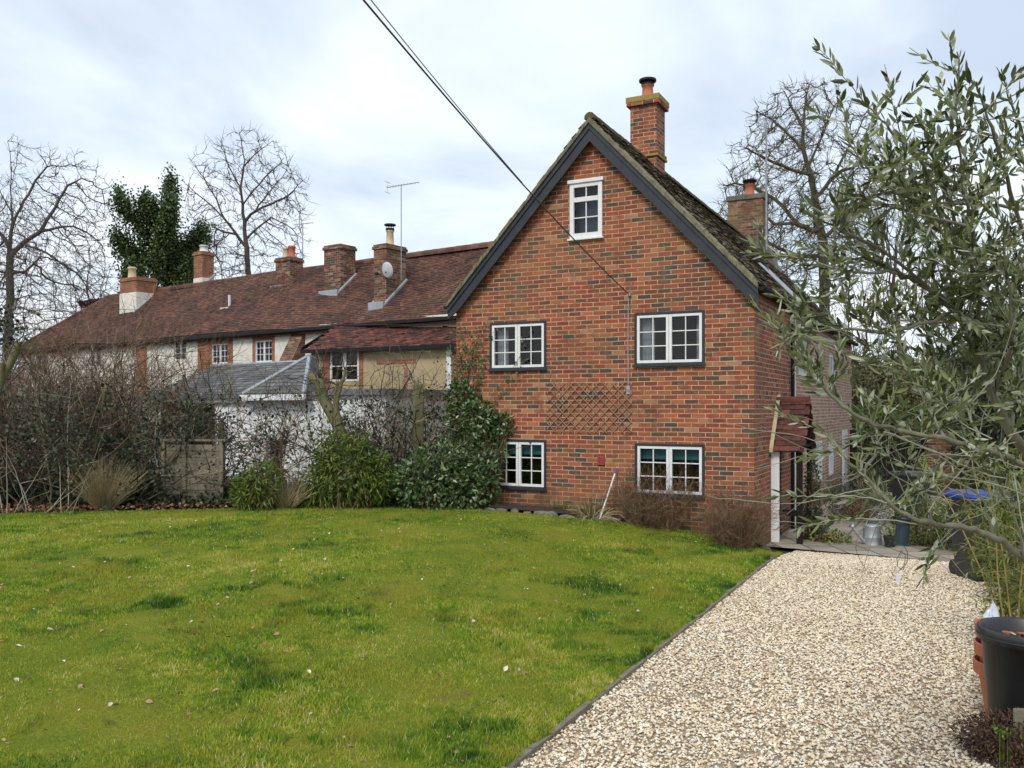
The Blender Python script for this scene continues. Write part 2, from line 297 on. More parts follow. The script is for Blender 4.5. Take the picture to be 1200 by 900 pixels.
M['hillscrub'] = rndmat('winter scrub', [(0, (.05, .055, .02)), (.5, (.11, .11, .045)), (1, (.2, .18, .09))], .8)
def glassmat():
    m, t, b = newmat('window glass'); t.nodes.remove(b); o = [n for n in t.nodes if n.type == 'OUTPUT_MATERIAL'][0]
    tr = nd(t, 'ShaderNodeBsdfTransparent'); tr.inputs[0].default_value = (.82, .86, .88, 1); g = nd(t, 'ShaderNodeBsdfGlossy'); g.inputs['Roughness'].default_value = .02
    fr = nd(t, 'ShaderNodeFresnel'); fr.inputs[0].default_value = 1.5; ms = nd(t, 'ShaderNodeMixShader')
    n = noise(t, 1.7, 2, .5, objc(t)); bp = nd(t, 'ShaderNodeBump'); bp.inputs['Strength'].default_value = .12; bp.inputs['Distance'].default_value = .05; t.links.new(n.outputs['Fac'], bp.inputs['Height']); t.links.new(bp.outputs[0], g.inputs['Normal'])
    t.links.new(fr.outputs[0], ms.inputs[0]); t.links.new(tr.outputs[0], ms.inputs[1]); t.links.new(g.outputs[0], ms.inputs[2]); t.links.new(ms.outputs[0], o.inputs[0]); return m
M['glass'] = glassmat()
def lawnmat():
    m, t, b = newmat('mossy lawn ground'); ob = objc(t)
    n = noise(t, 1.1, 6, .65, ob, .2); f = noise(t, 40, 4, .75, ob); c = ramp(t, [(.25, (.09, .16, .02)), (.42, (.19, .25, .022)), (.58, (.29, .30, .035)), (.75, (.24, .19, .05))], n.outputs['Fac']).outputs[0]
    c = mix(t, mrange(t, f.outputs['Fac'], .3, .7, .0, .7), c, mix(t, .75, c, (.02, .025, .006)))
    p = noise(t, 2.6, 5, .6, ob); c = mix(t, mrange(t, p.outputs['Fac'], .66, .74, 0, .7), c, (.06, .045, .025))
    t.links.new(c, b.inputs['Base Color']); b.inputs['Roughness'].default_value = .95; b.inputs['Specular IOR Level'].default_value = .1; bump(t, b, f.outputs['Fac'], 1, .03); return m
M['lawn'] = lawnmat()
M['blade'] = rndmat('grass blades', [(0, (.020, .07, .008)), (.24, (.075, .18, .016)), (.5, (.215, .33, .026)), (.72, (.38, .43, .045)), (.9, (.54, .49, .09)), (1, (.66, .58, .32))], .6, .25, .3, nscale=1.5, ncol=(.33, .33, .04), nlo=.47, nhi=.66)
M['field'] = simple('rough pasture', (.085, .11, .025), (.13, .12, .05), .95, .25, .4)
M['gravelbed'] = simple('gravel bed', (.55, .45, .32), (.34, .27, .18), .95, 30, .8, .02)
M['pebble'] = rndmat('gravel stones', [(0, (.20, .14, .10)), (.10, (.42, .30, .19)), (.32, (.66, .53, .36)), (.7, (.78, .68, .52)), (.95, (.86, .81, .69)), (1, (.50, .48, .46))], .75, .3)

# ------------------------------------------------------------------ frames of the two buildings
HA = math.atan2(-.457, .889); HU = np.array((math.cos(HA), math.sin(HA))); HV = np.array((-math.sin(HA), math.cos(HA)))
HL = np.array((3.75, 13.5))-5.36*HU
def hl(x, y, z=0): p = HL+x*HU+y*HV; return np.array((p[0], p[1], z))
def tohl(x, y): d = np.stack([np.asarray(x)-HL[0], np.asarray(y)-HL[1]], -1); return d@HU, d@HV
def sst(a, b, x): t = np.clip((x-a)/(b-a), 0, 1); return t*t*(3-2*t)
def gz(x, y):
    lx, ly = tohl(x, y)
    rise = .30*sst(5.6, 1.8, lx)*sst(2, 13, np.asarray(y))+.04*sst(5.9, 5.7, lx)
    drop = -.2*sst(-1.6, 1.2, ly)*sst(4.5, 5.4, lx)
    far = .035*np.maximum(0, np.asarray(y)-45)+.05*np.maximum(0, np.asarray(x)-22)*sst(18, 40, np.asarray(y))
    return rise+drop+np.minimum(far, 30)
# ------------------------------------------------------------------ ground, lawn, drive
def grid_sheet(xs, ys, zf, name, mat, **k):
    X, Y = np.meshgrid(xs, ys); Z = zf(X, Y); n, m = X.shape
    V = np.stack([X, Y, Z], -1).reshape(-1, 3); i, j = np.meshgrid(np.arange(n-1), np.arange(m-1), indexing='ij'); b = (i*m+j).ravel()
    q = MB(); q.add(V, np.stack([b, b+1, b+m+1, b+m], 1)); return q.build(name, mat, smooth=True, **k)
sp = np.concatenate([-np.geomspace(900, 20, 26), np.arange(-19.5, 20, .5), np.geomspace(20, 900, 26)])
ysp = np.concatenate([-np.geomspace(600, 6, 14), np.arange(-5.5, 40, .5), np.geomspace(40, 1500, 34)])
grid_sheet(sp, ysp, lambda x, y: gz(x, y)-.05-2*sst(34, 42, y), 'ground', M['soil'], kind='structure')
FPX = [(-900, 640), (-400, 615), (0, 603), (120, 600), (250, 597), (400, 592), (480, 590), (540, 596), (600, 602), (660, 607), (740, 614), (800, 622), (850, 633), (880, 641), (906, 650)]
def gpt(px, py):    # where a sight line meets the ground
    Z = 2.1*F/(py-HY)
    for _ in range(30): Z = (H-gz((px-600)/F*Z, Z))*F/(py-HY)
    return np.array(((px-600)/F*Z, Z))
FAR = np.array([gpt(*p) for p in FPX])
nearR = hl(5.86, -14)[:2]
na = 90; aa = np.linspace(0, 1, na); seg = np.concatenate([[0], np.cumsum(np.linalg.norm(np.diff(FAR, axis=0), axis=1))]); seg /= seg[-1]
FC = np.stack([np.interp(aa, seg, FAR[:, 0]), np.interp(aa, seg, FAR[:, 1])], 1)
NC = np.stack([np.linspace(-13, nearR[0], na), np.linspace(1.0, nearR[1], na)], 1)
ss_ = np.linspace(0, 1, 70)
L2 = NC[None]*(1-ss_[:, None, None])+FC[None]*ss_[:, None, None]
lz = gz(L2[..., 0], L2[..., 1])+.012+.03*(vnoise(L2[..., 0]*1.3+50, L2[..., 1]*1.3+50, 3)-.5)
V = np.concatenate([L2, lz[..., None]], -1).reshape(-1, 3); i, j = np.meshgrid(np.arange(69), np.arange(na-1), indexing='ij'); b = (i*na+j).ravel()
q = MB(); q.add(V, np.stack([b, b+1, b+na+1, b+na], 1)); q.build('lawn', M['lawn'], smooth=True, kind='structure')
rg = _rs(11)
NB = 800000
a_ = rg.rand(NB); s_ = rg.rand(NB)
def lawnpt(a, s):
    fx = np.interp(a, aa, FC[:, 0]); fy = np.interp(a, aa, FC[:, 1]); nx = np.interp(a, aa, NC[:, 0]); ny = np.interp(a, aa, NC[:, 1])
    return nx+(fx-nx)*s, ny+(fy-ny)*s
gx, gy = lawnpt(a_, s_)
keep = (gy > 3.6) & (np.abs(gx) < gy*.66+.6); gx, gy = gx[keep], gy[keep]
# extra blades in the foreground and along the drive edge
gx2, gy2 = lawnpt(1-rg.rand(330000)*.75, rg.rand(330000)*.62); k2 = (gy2 > 4) & (gx2 > -gy2*.66-.3); gx = np.concatenate([gx, gx2[k2]]); gy = np.concatenate([gy, gy2[k2]])
el = -13+rg.rand(16000)*12.6; eo = 5.775+.085*rg.rand(16000)**.5; gx = np.concatenate([gx, HL[0]+eo*HU[0]+el*HV[0]]); gy = np.concatenate([gy, HL[1]+eo*HU[1]+el*HV[1]])
pn = vnoise(gx*.8, gy*.8, 5)*.34+vnoise(gx*3.1, gy*3.1, 6)*.26+vnoise(gx*9, gy*9, 7)*.22+vnoise(gx*24, gy*24, 17)*.30; pn = np.clip((pn-.55)*1.55+.5, 0, 1)
tuft = sst(.60, .80, vnoise(gx*1.1+7, gy*1.1+3, 8)*.45+vnoise(gx*4.3, gy*4.3, 9)*.55)
bare = (vnoise(gx*2.1, gy*2.1, 14)*.6+vnoise(gx*6.1, gy*6.1, 15)*.4) > .72
kp = ~(bare & (rg.rand(len(gx)) < .85)); gx, gy, pn, tuft = gx[kp], gy[kp], pn[kp], tuft[kp]
K = len(gx); hb = (.009+.022*rg.rand(K)+.008*pn)*(1+.9*tuft); th = rg.rand(K)*2*math.pi; ln = rg.rand(K)*.95
bx = np.stack([gx, gy, gz(gx, gy)+.008], 1); sd = np.stack([np.cos(th), np.sin(th), np.zeros(K)], 1); wv = (.0022+.002*rg.rand(K))*(1+.05*gy)
ph = rg.rand(K)*6.28; tip = bx+np.stack([np.cos(ph)*ln*hb, np.sin(ph)*ln*hb, hb], 1)
V = np.stack([bx-sd*wv[:, None], bx+sd*wv[:, None], tip], 1).reshape(-1, 3)
q = MB(); rn = np.clip(.10+.85*pn+.42*(rg.rand(K)-.5)-.22*tuft, 0, 1); rn[rg.rand(K) < .03] = 1
q.add(V, (np.arange(K)*3)[:, None]+np.array([[0, 1, 2]]), 0, rn); q.build('grass', M['blade'], kind='stuff', label='short mossy lawn grass with darker tufts', cat='grass')
# drive
q = MB(); lxs = np.linspace(5.865, 9.0, 22); lys = np.linspace(-15, 1.6, 70); LX, LY = np.meshgrid(lxs, lys)
PX = HL[0]+LX*HU[0]+LY*HV[0]; PY = HL[1]+LX*HU[1]+LY*HV[1]
V = np.stack([PX, PY, gz(PX, PY)-.015], -1).reshape(-1, 3); i, j = np.meshgrid(np.arange(69), np.arange(21), indexing='ij'); b = (i*22+j).ravel()
q.add(V, np.stack([b, b+1, b+23, b+22], 1)); q.build('drive', M['gravelbed'], smooth=True, kind='structure')
NS = 125000
lx = 5.855+.05*vnoise(np.arange(NS)*0.+0, np.arange(NS)*0., 1)*0+rg.rand(NS)*2.94; ly = -13+rg.rand(NS)*14.6
px_ = HL[0]+lx*HU[0]+ly*HV[0]; py_ = HL[1]+lx*HU[1]+ly*HV[1]
edge = 8.35+.25*vnoise(ly*1.2+20, ly*0+3, 4)+.12*rg.randn(NS)
fe = 1.0+.5*vnoise(lx*2, lx*0+1, 2)-.35*(lx-6.5)*0
k = (py_ > 4.3) & (lx < edge) & (ly < fe); px_, py_ = px_[k], py_[k]; K = len(px_)
phi = (1+5**.5)/2; ico = unit(np.array([(-1, phi, 0), (1, phi, 0), (-1, -phi, 0), (1, -phi, 0), (0, -1, phi), (0, 1, phi), (0, -1, -phi), (0, 1, -phi), (phi, 0, -1), (phi, 0, 1), (-phi, 0, -1), (-phi, 0, 1)]))
icf = np.array([(0, 11, 5), (0, 5, 1), (0, 1, 7), (0, 7, 10), (0, 10, 11), (1, 5, 9), (5, 11, 4), (11, 10, 2), (10, 7, 6), (7, 1, 8), (3, 9, 4), (3, 4, 2), (3, 2, 6), (3, 6, 8), (3, 8, 9), (4, 9, 5), (2, 4, 11), (6, 2, 10), (8, 6, 7), (9, 8, 1)])
def stones(q, x, y, z, r, seed=1, flat=.62, col=None):
    g = _rs(seed); K = len(x); A = g.rand(K)*6.28; sx = r*(.8+.55*g.rand(K)); sy = r*(.65+.35*g.rand(K)); sz = r*flat*(.7+.5*g.rand(K))
    B = ico[None]*(1+.35*(g.rand(K, 12, 1)-.5)); B = B*np.stack([sx, sy, sz], 1)[:, None]
    tl = (g.rand(K)-.5)*1.0; c, s_ = np.cos(tl)[:, None], np.sin(tl)[:, None]; X, Y, Z = B[..., 0]*c-B[..., 2]*s_, B[..., 1], B[..., 0]*s_+B[..., 2]*c
    c, s_ = np.cos(A)[:, None], np.sin(A)[:, None]; V = np.stack([X*c-Y*s_+x[:, None], X*s_+Y*c+y[:, None], Z+z[:, None]], -1)
    q.add(V.reshape(-1, 3), (icf[None]+(np.arange(K)*12)[:, None, None]).reshape(-1, 3), 0, np.repeat(g.rand(K) if col is None else col, 20))
rr = .0065+.0085*rg.rand(K)**1.7; q = MB(); stones(q, px_, py_, gz(px_, py_)-.008+rg.rand(K)*.012, rr)
q.build('gravel', M['pebble'], smooth=False, kind='stuff', label='pale golden pea gravel covering the drive', cat='gravel')
# path of paving behind the drive
q = MB(); c = [hl(5.36, .6), hl(9.2, .6), hl(8.2, 16), hl(5.36, 16)]
for k in range(8):
    y0 = .75+k*1.9; y1 = y0+1.9; q.poly([(*hl(5.36, y0)[:2], gz(*hl(5.36, y0)[:2])-.002), (*hl(8.6, y0)[:2], gz(*hl(8.6, y0)[:2])-.002), (*hl(8.6, y1)[:2], gz(*hl(8.6, y1)[:2])-.002), (*hl(5.36, y1)[:2], gz(*hl(5.36, y1)[:2])-.002)])
q.build('path', M['paving'], kind='structure')
# pasture beyond
q = MB(); xs = np.linspace(-160, 260, 60); ys = np.geomspace(34, 600, 40)
grid_sheet(xs, ys, lambda x, y: gz(x, y)-.02, 'field', M['field'], kind='structure')
# edging between lawn and drive: thin timber and soil line
e_ = empty('lawn_edging', hl(5.86, -14, 0), 0, 'low dark timber edging strip between lawn and gravel drive', 'edging'); q = MB()
for k in range(42):
    y0 = -14+k*.315; y1 = y0+.305; w = .020*(rg.rand(4)-.5)
    a0 = hl(5.855+w[0], y0); a1 = hl(5.855+w[1], y1); b0 = hl(5.892+w[2], y0); b1 = hl(5.892+w[3], y1); z0 = gz(*a0[:2]) + .022+1.5*w[2]; z1 = gz(*a1[:2])+.022+1.5*w[3]
    v = [np.array((p[0], p[1], z))-np.array(e_.location) for p, z in ((a0, -.1), (b0, -.1), (b1, -.1), (a1, -.1), (a0, z0), (b0, z0), (b1, z1), (a1, z1))]
    q.add(v, [(0, 1, 2, 3)[::-1], (4, 5, 6, 7), (0, 1, 5, 4), (1, 2, 6, 5), (2, 3, 7, 6), (3, 0, 4, 7)])
q.build('board', simple('dark damp timber', (.24, .21, .15), (.11, .10, .07), .9, 9, .6), e_)

# ------------------------------------------------------------------ building helpers
def clip(poly, hp):
    for a, b, c in hp:      # keep a*x+b*z<=c
        out = []
        for i in range(len(poly)):
            p, r = poly[i], poly[(i+1) % len(poly)]; dp = a*p[0]+b*p[1]-c; dr = a*r[0]+b*r[1]-c
            if dp <= 0: out.append(p)
            if dp*dr < 0: t = dp/(dp-dr); out.append((p[0]+t*(r[0]-p[0]), p[1]+t*(r[1]-p[1])))
        poly = out
        if len(poly) < 3: return []
    return poly
def wall(q, T, Wd, z0, z1, hp=(), holes=(), mat=0, rev=.1, x0=0):
    xs = sorted({x0, Wd} | {h[0] for h in holes} | {h[1] for h in holes}); zs = sorted({z0, z1} | {h[2] for h in holes} | {h[3] for h in holes})
    for i in range(len(xs)-1):
        for j in range(len(zs)-1):
            cx, cz = (xs[i]+xs[i+1])/2, (zs[j]+zs[j+1])/2
            if any(h[0] < cx < h[1] and h[2] < cz < h[3] for h in holes): continue
            p = clip([(xs[i], zs[j]), (xs[i+1], zs[j]), (xs[i+1], zs[j+1]), (xs[i], zs[j+1])], hp)
            if p: q.poly([(x, 0, z) for x, z in p], mat, T)
    for a, b, c, d in holes:
        for (x, z), (X, Z) in (((a, c), (a, d)), ((a, d), (b, d)), ((b, d), (b, c)), ((b, c), (a, c))):
            q.poly([(x, 0, z), (X, 0, Z), (X, rev, Z), (x, rev, z)], mat, T)
def window(par, T, a, b, c, d, cas=2, cols=2, rows=3, surround=True, fr=.045, bar=.017, name='window', wm='white', sur=.028, label=None, y=0, sill=True):
    q = MB(T); w = (b-a-2*(sur if surround else 0))/cas; A = a+(sur if surround else 0); lo = c+(sur if surround else 0); hi = d-(sur if surround else 0)
    for k in range(cas):
        x0 = A+k*w+.003; x1 = A+(k+1)*w-.003; y0, y1 = y-.012, y+.035
        q.box(x0, x0+fr, y0, y1, lo, hi); q.box(x1-fr, x1, y0, y1, lo, hi); q.box(x0+fr, x1-fr, y0, y1, lo, lo+fr); q.box(x0+fr, x1-fr, y0, y1, hi-fr, hi)
        rs = rows if isinstance(rows, (list, tuple)) else [i/rows for i in range(1, rows)]
        for i in range(1, cols): xx = x0+fr+(x1-x0-2*fr)*i/cols; q.box(xx-bar/2, xx+bar/2, y+.0, y+.026, lo+fr, hi-fr)
        for f in rs: zz = lo+fr+(hi-lo-2*fr)*f; q.box(x0+fr, x1-fr, y-.002, y+.028, zz-bar/2, zz+bar/2)
    o = q.build(name, M[wm], par, bevel=.003, label=label)
    q = MB(T); q.poly([(a+.01, y+.03, c+.01), (b-.01, y+.03, c+.01), (b-.01, y+.03, d-.01), (a+.01, y+.03, d-.01)]); q.build('pane', M['glass'], o)
    if surround:
        q = MB(T); e = .012
        q.box(a-e, a+sur-.001, y-.02, y+.06, c-e, d+e); q.box(b-sur+.001, b+e, y-.02, y+.06, c-e, d+e); q.box(a+sur, b-sur, y-.022, y+.058, d-sur+.001, d+e+.003); q.box(a+sur, b-sur, y-.022, y+.058, c-e-.003, c+sur-.001)
        if sill: q.box(a-.03, b+.03, y-.055, y-.023, c-.035, c+.008)
        q.build('surround', M['barge'], o, bevel=.003)
    return o
def tiles(q, P0, U, S, L, SL, tw=.165, g=.1, mat=0, keep=None, seed=1, sag=0, jit=1., nrm=None):
    P0, U, S = (np.asarray(v, float) for v in (P0, U, S)); Nn = unit(np.cross(U, S)) if nrm is None else nrm
    rg = _rs(seed); nr = int(SL/g); nc = int(L/tw)+1; r, c = np.meshgrid(np.arange(nr), np.arange(nc), indexing='ij'); r = r.ravel(); c = c.ravel()
    u = c*tw+(r % 2)*tw/2; v = r*g
    ok = u+tw*.5 < L
    if keep is not None: ok &= keep(u+tw/2, v+g/2)
    u, v = u[ok], v[ok]; K = len(u); rr = rg.rand(K)
    def pt(u, v, h): 
        s = sag*(vnoise(u*.35+seed, v*.5+3, seed+40)-.5)
        return P0+u[:, None]*U+v[:, None]*S+(h+s)[:, None]*Nn
    h1 = .022+.007*jit*rg.randn(K)*.6; h2 = .006+0*h1; t = jit*.003*rg.randn(K); w = tw-.004; vo = -.012*rg.rand(K)*jit
    a, b, c_, d = pt(u, v+vo, h1+t), pt(u+w, v+vo, h1-t), pt(u+w, v+g+.012, h2), pt(u, v+g+.012, h2); e, f = pt(u, v+vo, h1*0-.004), pt(u+w, v+vo, h1*0-.004)
    V = np.stack([a, b, c_, d, e, f], 1).reshape(-1, 3); B = (np.arange(K)*6)[:, None]
    q.add(V, np.concatenate([B+np.array([[0, 1, 2, 3]]), B+np.array([[4, 5, 1, 0]])], 1).reshape(-1, 4), mat, np.repeat(rr, 2))
def ridge(q, A, B, r=.11, mat=0, step=.33, seed=3):
    A, B = np.asarray(A, float), np.asarray(B, float); L = np.linalg.norm(B-A); n = max(1, int(L/step)); d = (B-A)/n; g = _rs(seed)
    s = unit(np.cross(d, (0, 0, 1))); up = unit(np.cross(s, d)); an = np.linspace(-.15, math.pi+.15, 7)
    for i in range(n):
        p = A+d*i; k = g.rand()*.012; ring = lambda p, r: [p+s*math.cos(t)*r+up*(math.sin(t)*r-.05+k) for t in an]
        V = ring(p, r*1.02)+ring(p+d*.97, r*.97); q.add(V, [(j, j+1, 8+j, 7+j) for j in range(6)], mat); q.add(V[:7], [list(range(7))], mat)
def chimney_pot(par, x, y, z, h, r, mat, cowl=None, T=None):
    q = MB(T); q.lathe([(r*1.25, z), (r*1.2, z+h*.12), (r, z+h*.18), (r*.9, z+h*.8), (r*1.08, z+h*.84), (r*1.08, z+h*.95), (r*.9, z+h), (r*.75, z+h), (r*.75, z+h*.4)], 14, 0, TR(x, y, 0))
    q.build('chimney_pot', M[mat], par, smooth=True)
    if cowl:
        q = MB(T)
        for k in range(4): a = k*math.pi/2+.4; q.tube([(x+r*.95*math.cos(a), y+r*.95*math.sin(a), z+h*.95), (x+r*.95*math.cos(a), y+r*.95*math.sin(a), z+h+cowl)], .012, 4)
        q.lathe([(.001, z+h+cowl+.04), (r*1.5, z+h+cowl+.02), (r*1.5, z+h+cowl-.02), (.001, z+h+cowl-.01)], 14, 0, TR(x, y, 0)); q.lathe([(r*1.12, z+h*.9), (r*1.12, z+h*1.03)], 14, 0, TR(x, y, 0))
        q.build('cowl', M['black'], par)
def aerial(par, x, y, z0, z1, ang, blen=.9, els=9, T=None, mast=.015, mat='alu'):
    q = MB(T); q.tube([(x, y, z0), (x, y, z1)], mast, 6); c, s = math.cos(ang), math.sin(ang)
    q.tube([(x-c*blen*.45, y-s*blen*.45, z1-.03), (x+c*blen*.55, y+s*blen*.55, z1)], .011, 5)
    for k in range(els):
        t = (-.4+.9*k/(els-1))*blen; l = .13-.005*k; q.tube([(x+c*t+s*l, y+s*t-c*l, z1-.015), (x+c*t-s*l, y+s*t+c*l, z1-.015)], .005, 4)
    for k in (-1, 1): q.tube([(x-c*blen*.42+s*.15, y-s*blen*.42-c*.15, z1-.03+.16*k), (x-c*blen*.42-s*.15, y-s*blen*.42+c*.15, z1-.03+.16*k)], .006, 4); q.tube([(x-c*blen*.42, y-s*blen*.42, z1-.03), (x-c*blen*.42, y-s*blen*.42, z1-.03+.16*k)], .006, 4)
    return q.build('aerial', M[mat], par)

# ------------------------------------------------------------------ THE BRICK COTTAGE
GW, GZR, GZE, LEN = 5.36, 6.83, 3.99, 13.6
SLP = (GZR-GZE)/(GW/2)
hs = empty('brick_cottage', (HL[0], HL[1], 0), HA, 'tall red brick cottage end with black bargeboards and white windows', 'house')
def gpx(px, py):   # sight line to gable plane -> local x, z
    dx, dy = (px-600)/F, 1.0; n = -HV; t = np.dot(HL, n)/np.dot((dx, dy), n); p = np.array((dx, dy))*t; return float((p-HL)@HU), H-(py-HY)/F*t
def rect(x0, y0, x1, y1):  # pixel corners of a gable window, measured at mid height/width
    a = gpx(x0, (y0+y1)/2)[0]; b = gpx(x1, (y0+y1)/2)[0]; c = gpx((x0+x1)/2, y1)[1]; d = gpx((x0+x1)/2, y0)[1]; return (a, b, c, d)
WUL = rect(575, 378, 639.5, 432.5); WUR = rect(744.5, 366, 825, 427); WLL = rect(577, 516, 639.5, 571.5); WLR = rect(745, 521, 825, 580.5); WAT = rect(668, 210.5, 706, 279)
hpg = [(-SLP, 1, GZE), (SLP, 1, GZE+SLP*GW)]
q = MB(); wall(q, I4, GW, -1, 7.5, hpg, [WUL, WUR, WLL, WLR, WAT], 0, .11)
SIDE = TR(GW, 0, 0, math.pi/2)          # local x runs back along the side wall, outside is +x of the house
sw = [(4.15, 5.05, 2.75, 3.75), (8.7, 9.7, 2.55, 3.4), (6.5, 7.4, .45, 1.35), (8.6, 9.4, .45, 1.35)]
wall(q, SIDE, 3.3, -1, GZE, [], [(1.5, 2.3, -.25, 1.55)], 0, .11)
wall(q, SIDE, LEN, -1, GZE, [], sw, 1, .11, x0=3.3)
q.box(3.3, 3.72, -.02, .005, -1, GZE-.05, 2, SIDE)
q.poly([(0, 0, -1), (0, LEN, -1), (0, LEN, GZE), (0, 0, GZE)][::-1], 0)
q.poly([(0, LEN, -1), (GW, LEN, -1), (GW, LEN, GZE), (GW/2, LEN, GZR), (0, LEN, GZE)][::-1], 0)
q.build('wall', [M['brick'], M['brick_pale'], M['render']], hs)
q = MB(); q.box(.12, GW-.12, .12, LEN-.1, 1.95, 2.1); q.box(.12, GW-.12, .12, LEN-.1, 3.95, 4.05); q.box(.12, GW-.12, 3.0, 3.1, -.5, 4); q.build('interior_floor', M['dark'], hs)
# windows of the gable
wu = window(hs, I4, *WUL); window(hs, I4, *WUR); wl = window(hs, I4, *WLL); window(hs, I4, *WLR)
wn = [o for o in hs.children if o.name.startswith('window')]
def curtain(par, x0, x1, z0, z1, y=.16, mat='curtain', name='curtain', amp=.018):
    q = MB(); n = 26; xs = np.linspace(x0, x1, n); ys = y+amp*np.sin(np.arange(n)*1.35)
    V = np.concatenate([np.stack([xs, ys, np.full(n, z0)], 1), np.stack([xs, ys*0+y+(ys-y)*.6, np.full(n, z1)], 1)]); q.add(V, [(i, i+1, n+i+1, n+i) for i in range(n-1)]); q.build(name, M[mat], par, smooth=True)
curtain(wn[0], WUL[0]+.06, WUL[0]+.27, WUL[2], WUL[3]); curtain(wn[1], WUR[0]+.05, WUR[0]+.28, WUR[2], WUR[3]); curtain(wn[1], WUR[1]-.16, WUR[1]-.04, WUR[2], WUR[3])
for w, W_ in ((wn[2], WLL), (wn[3], WLR)): curtain(w, W_[0]+.03, W_[1]-.03, W_[3]-.25, W_[3]-.02, .14, 'teal', 'blind', .004)
# attic window: top light over two by two
q = MB(); a, b, c, d = WAT; 
q.box(a, a+.075, -.02, .04, c, d-.05); q.box(b-.075, b, -.02, .04, c, d-.05); q.box(a+.075, b-.075, -.02, .04, c, c+.09); q.box(a+.075, b-.075, -.02, .04, d-.12, d-.05); q.box(a+.076, b-.076, -.025, .04, d-.37, d-.29)
q.box(a-.03, b+.03, -.05, .03, d-.05, d+.01); q.box(a-.03, b+.03, -.06, .03, c-.03, c)
m_ = (a+b)/2; q.box(m_-.01, m_+.01, -.002, .026, c+.09, d-.37); q.box(m_-.01, m_+.01, -.002, .026, d-.29, d-.12); z_ = (c+.09+d-.37)/2; q.box(a+.075, m_-.01, .0, .026, z_-.01, z_+.01); q.box(m_+.01, b-.075, .0, .026, z_-.01, z_+.01)
o = q.build('window', M['white'], hs, bevel=.004, label='attic window with white top light'); q = MB(); q.poly([(a+.01, .03, c+.01), (b-.01, .03, c+.01), (b-.01, .03, d-.03), (a+.01, .03, d-.03)]); q.build('pane', M['glass'], o)
q = MB(); q.box(a+.02, b-.02, .35, .36, c, d); q.build('blind', simple('blue grey blind', (.12, .16, .22), (.10, .13, .19), .8, 3, 0), o)
for r_ in sw: window(hs, SIDE, *r_, wm='dim_white', sur=.0, surround=False, cols=2, rows=2, fr=.05)
q = MB(SIDE); q.box(1.5, 2.3, .06, .1, -.25, 1.55); q.build('door', M['darkwood'], hs)
q = MB(SIDE); q.box(11.3, 12.3, -.03, .0, -.2, 1.5); q.box(11.4, 12.2, -.045, -.031, -.1, 1.4); q.build('door', M['dim_white'], hs, label='white rear door')
# roof
OV = .16; EX = .09; ez = GZE-SLP*EX; nl = math.hypot(1, SLP); S_r = np.array((-1, 0, SLP))/nl; S_l = np.array((1, 0, SLP))/nl; SLn = (GW/2+EX)*nl; up_ = .12
q = MB()
tiles(q, (GW+EX, -OV, ez+up_), (0, 1, 0), S_r, LEN+OV+.1, SLn, seed=5, sag=.10, jit=1.6)
tiles(q, (-EX, LEN+.1, ez+up_), (0, -1, 0), S_l, LEN+OV+.1, SLn, seed=6, sag=.10, jit=1.6)
for sgn in (1, -1):
    xe = GW/2+sgn*(GW/2+EX); q.add([(xe, -OV+.02, ez+.05), (xe, LEN, ez+.05), (GW/2, LEN, GZR+.05), (GW/2, -OV+.02, GZR+.05)], [(0, 1, 2, 3)])
ridge(q, (GW/2, -OV, GZR+.17), (GW/2, LEN+.1, GZR+.15), .095)
q.build('roof', M['tile_moss'], hs)
# verge mortar edge and bargeboards
q = MB()
for sgn in (1, -1):
    n = 44
    for k in range(n):
        t0, t1 = k/n, (k+1)/n*.999; f = lambda t: (GW/2+sgn*(GW/2+EX)*t, GZR-SLP*(GW/2+EX)*t); (xa, za), (xb, zb) = f(t0), f(t1); j = rg.rand()*.016
        q.add([(xa, -OV-.045-j, za+.035), (xb, -OV-.045-j, zb+.035), (xb, -OV-.045-j, zb+.105+j), (xa, -OV-.045-j, za+.105+j), (xa, -OV+.06, za+.035), (xb, -OV+.06, zb+.035), (xb, -OV+.06, zb+.145+j), (xa, -OV+.06, za+.145+j)], [(0, 1, 2, 3), (3, 2, 6, 7), (0, 3, 7, 4), (1, 5, 6, 2), (0, 4, 5, 1)])
q.build('verge', M['verge'], hs)
for sgn in (1, -1):
    q = MB(); bw = .30
    top = lambda x: GZR+.035-SLP*abs(x-GW/2); xe = GW/2+sgn*(GW/2+EX)
    out = [(GW/2, top(GW/2)), (xe, top(xe)), (xe, top(xe)-bw*.75), (xe-sgn*.22, top(xe-sgn*.22)-bw), (GW/2, top(GW/2)-bw)]
    q.prism(out, -OV, -OV+.03); 
    out2 = [(GW/2, top(GW/2)), (xe, top(xe)), (xe, top(xe)-.10), (GW/2, top(GW/2)-.10)]
    q.prism(out2, -OV-.022, -OV-.002)
    q.build('bargeboard', M['barge'], hs, bevel=.004)
q = MB()
for sgn in (1, -1):
    xe = GW/2+sgn*(GW/2+EX-.02); xw = GW/2+sgn*GW/2; q.add([(xe, -OV+.03, ez+.02), (xe, LEN, ez+.02), (GW/2, LEN, GZR+.02), (GW/2, -OV+.03, GZR+.02)], [(0, 1, 2, 3)])
q.build('soffit', M['darkwood'], hs)
q = MB()
for x, s in ((GW+EX+.05, 1), (-EX-.05, -1)):
    an = np.linspace(math.pi, 2*math.pi, 8); n = 8; V = [(x+.06*math.cos(t), y, ez+.06+.06*math.sin(t)) for y in (-OV+.02, LEN) for t in an]; q.add(V, [(i, i+1, n+i+1, n+i) for i in range(n-1)]); q.add(V[:n], [list(range(n))])
q.tube([(GW+.05, 3.2, ez+.05), (GW+.05, 3.2, -.2)], .035, 8); q.build('gutter', M['black'], hs)
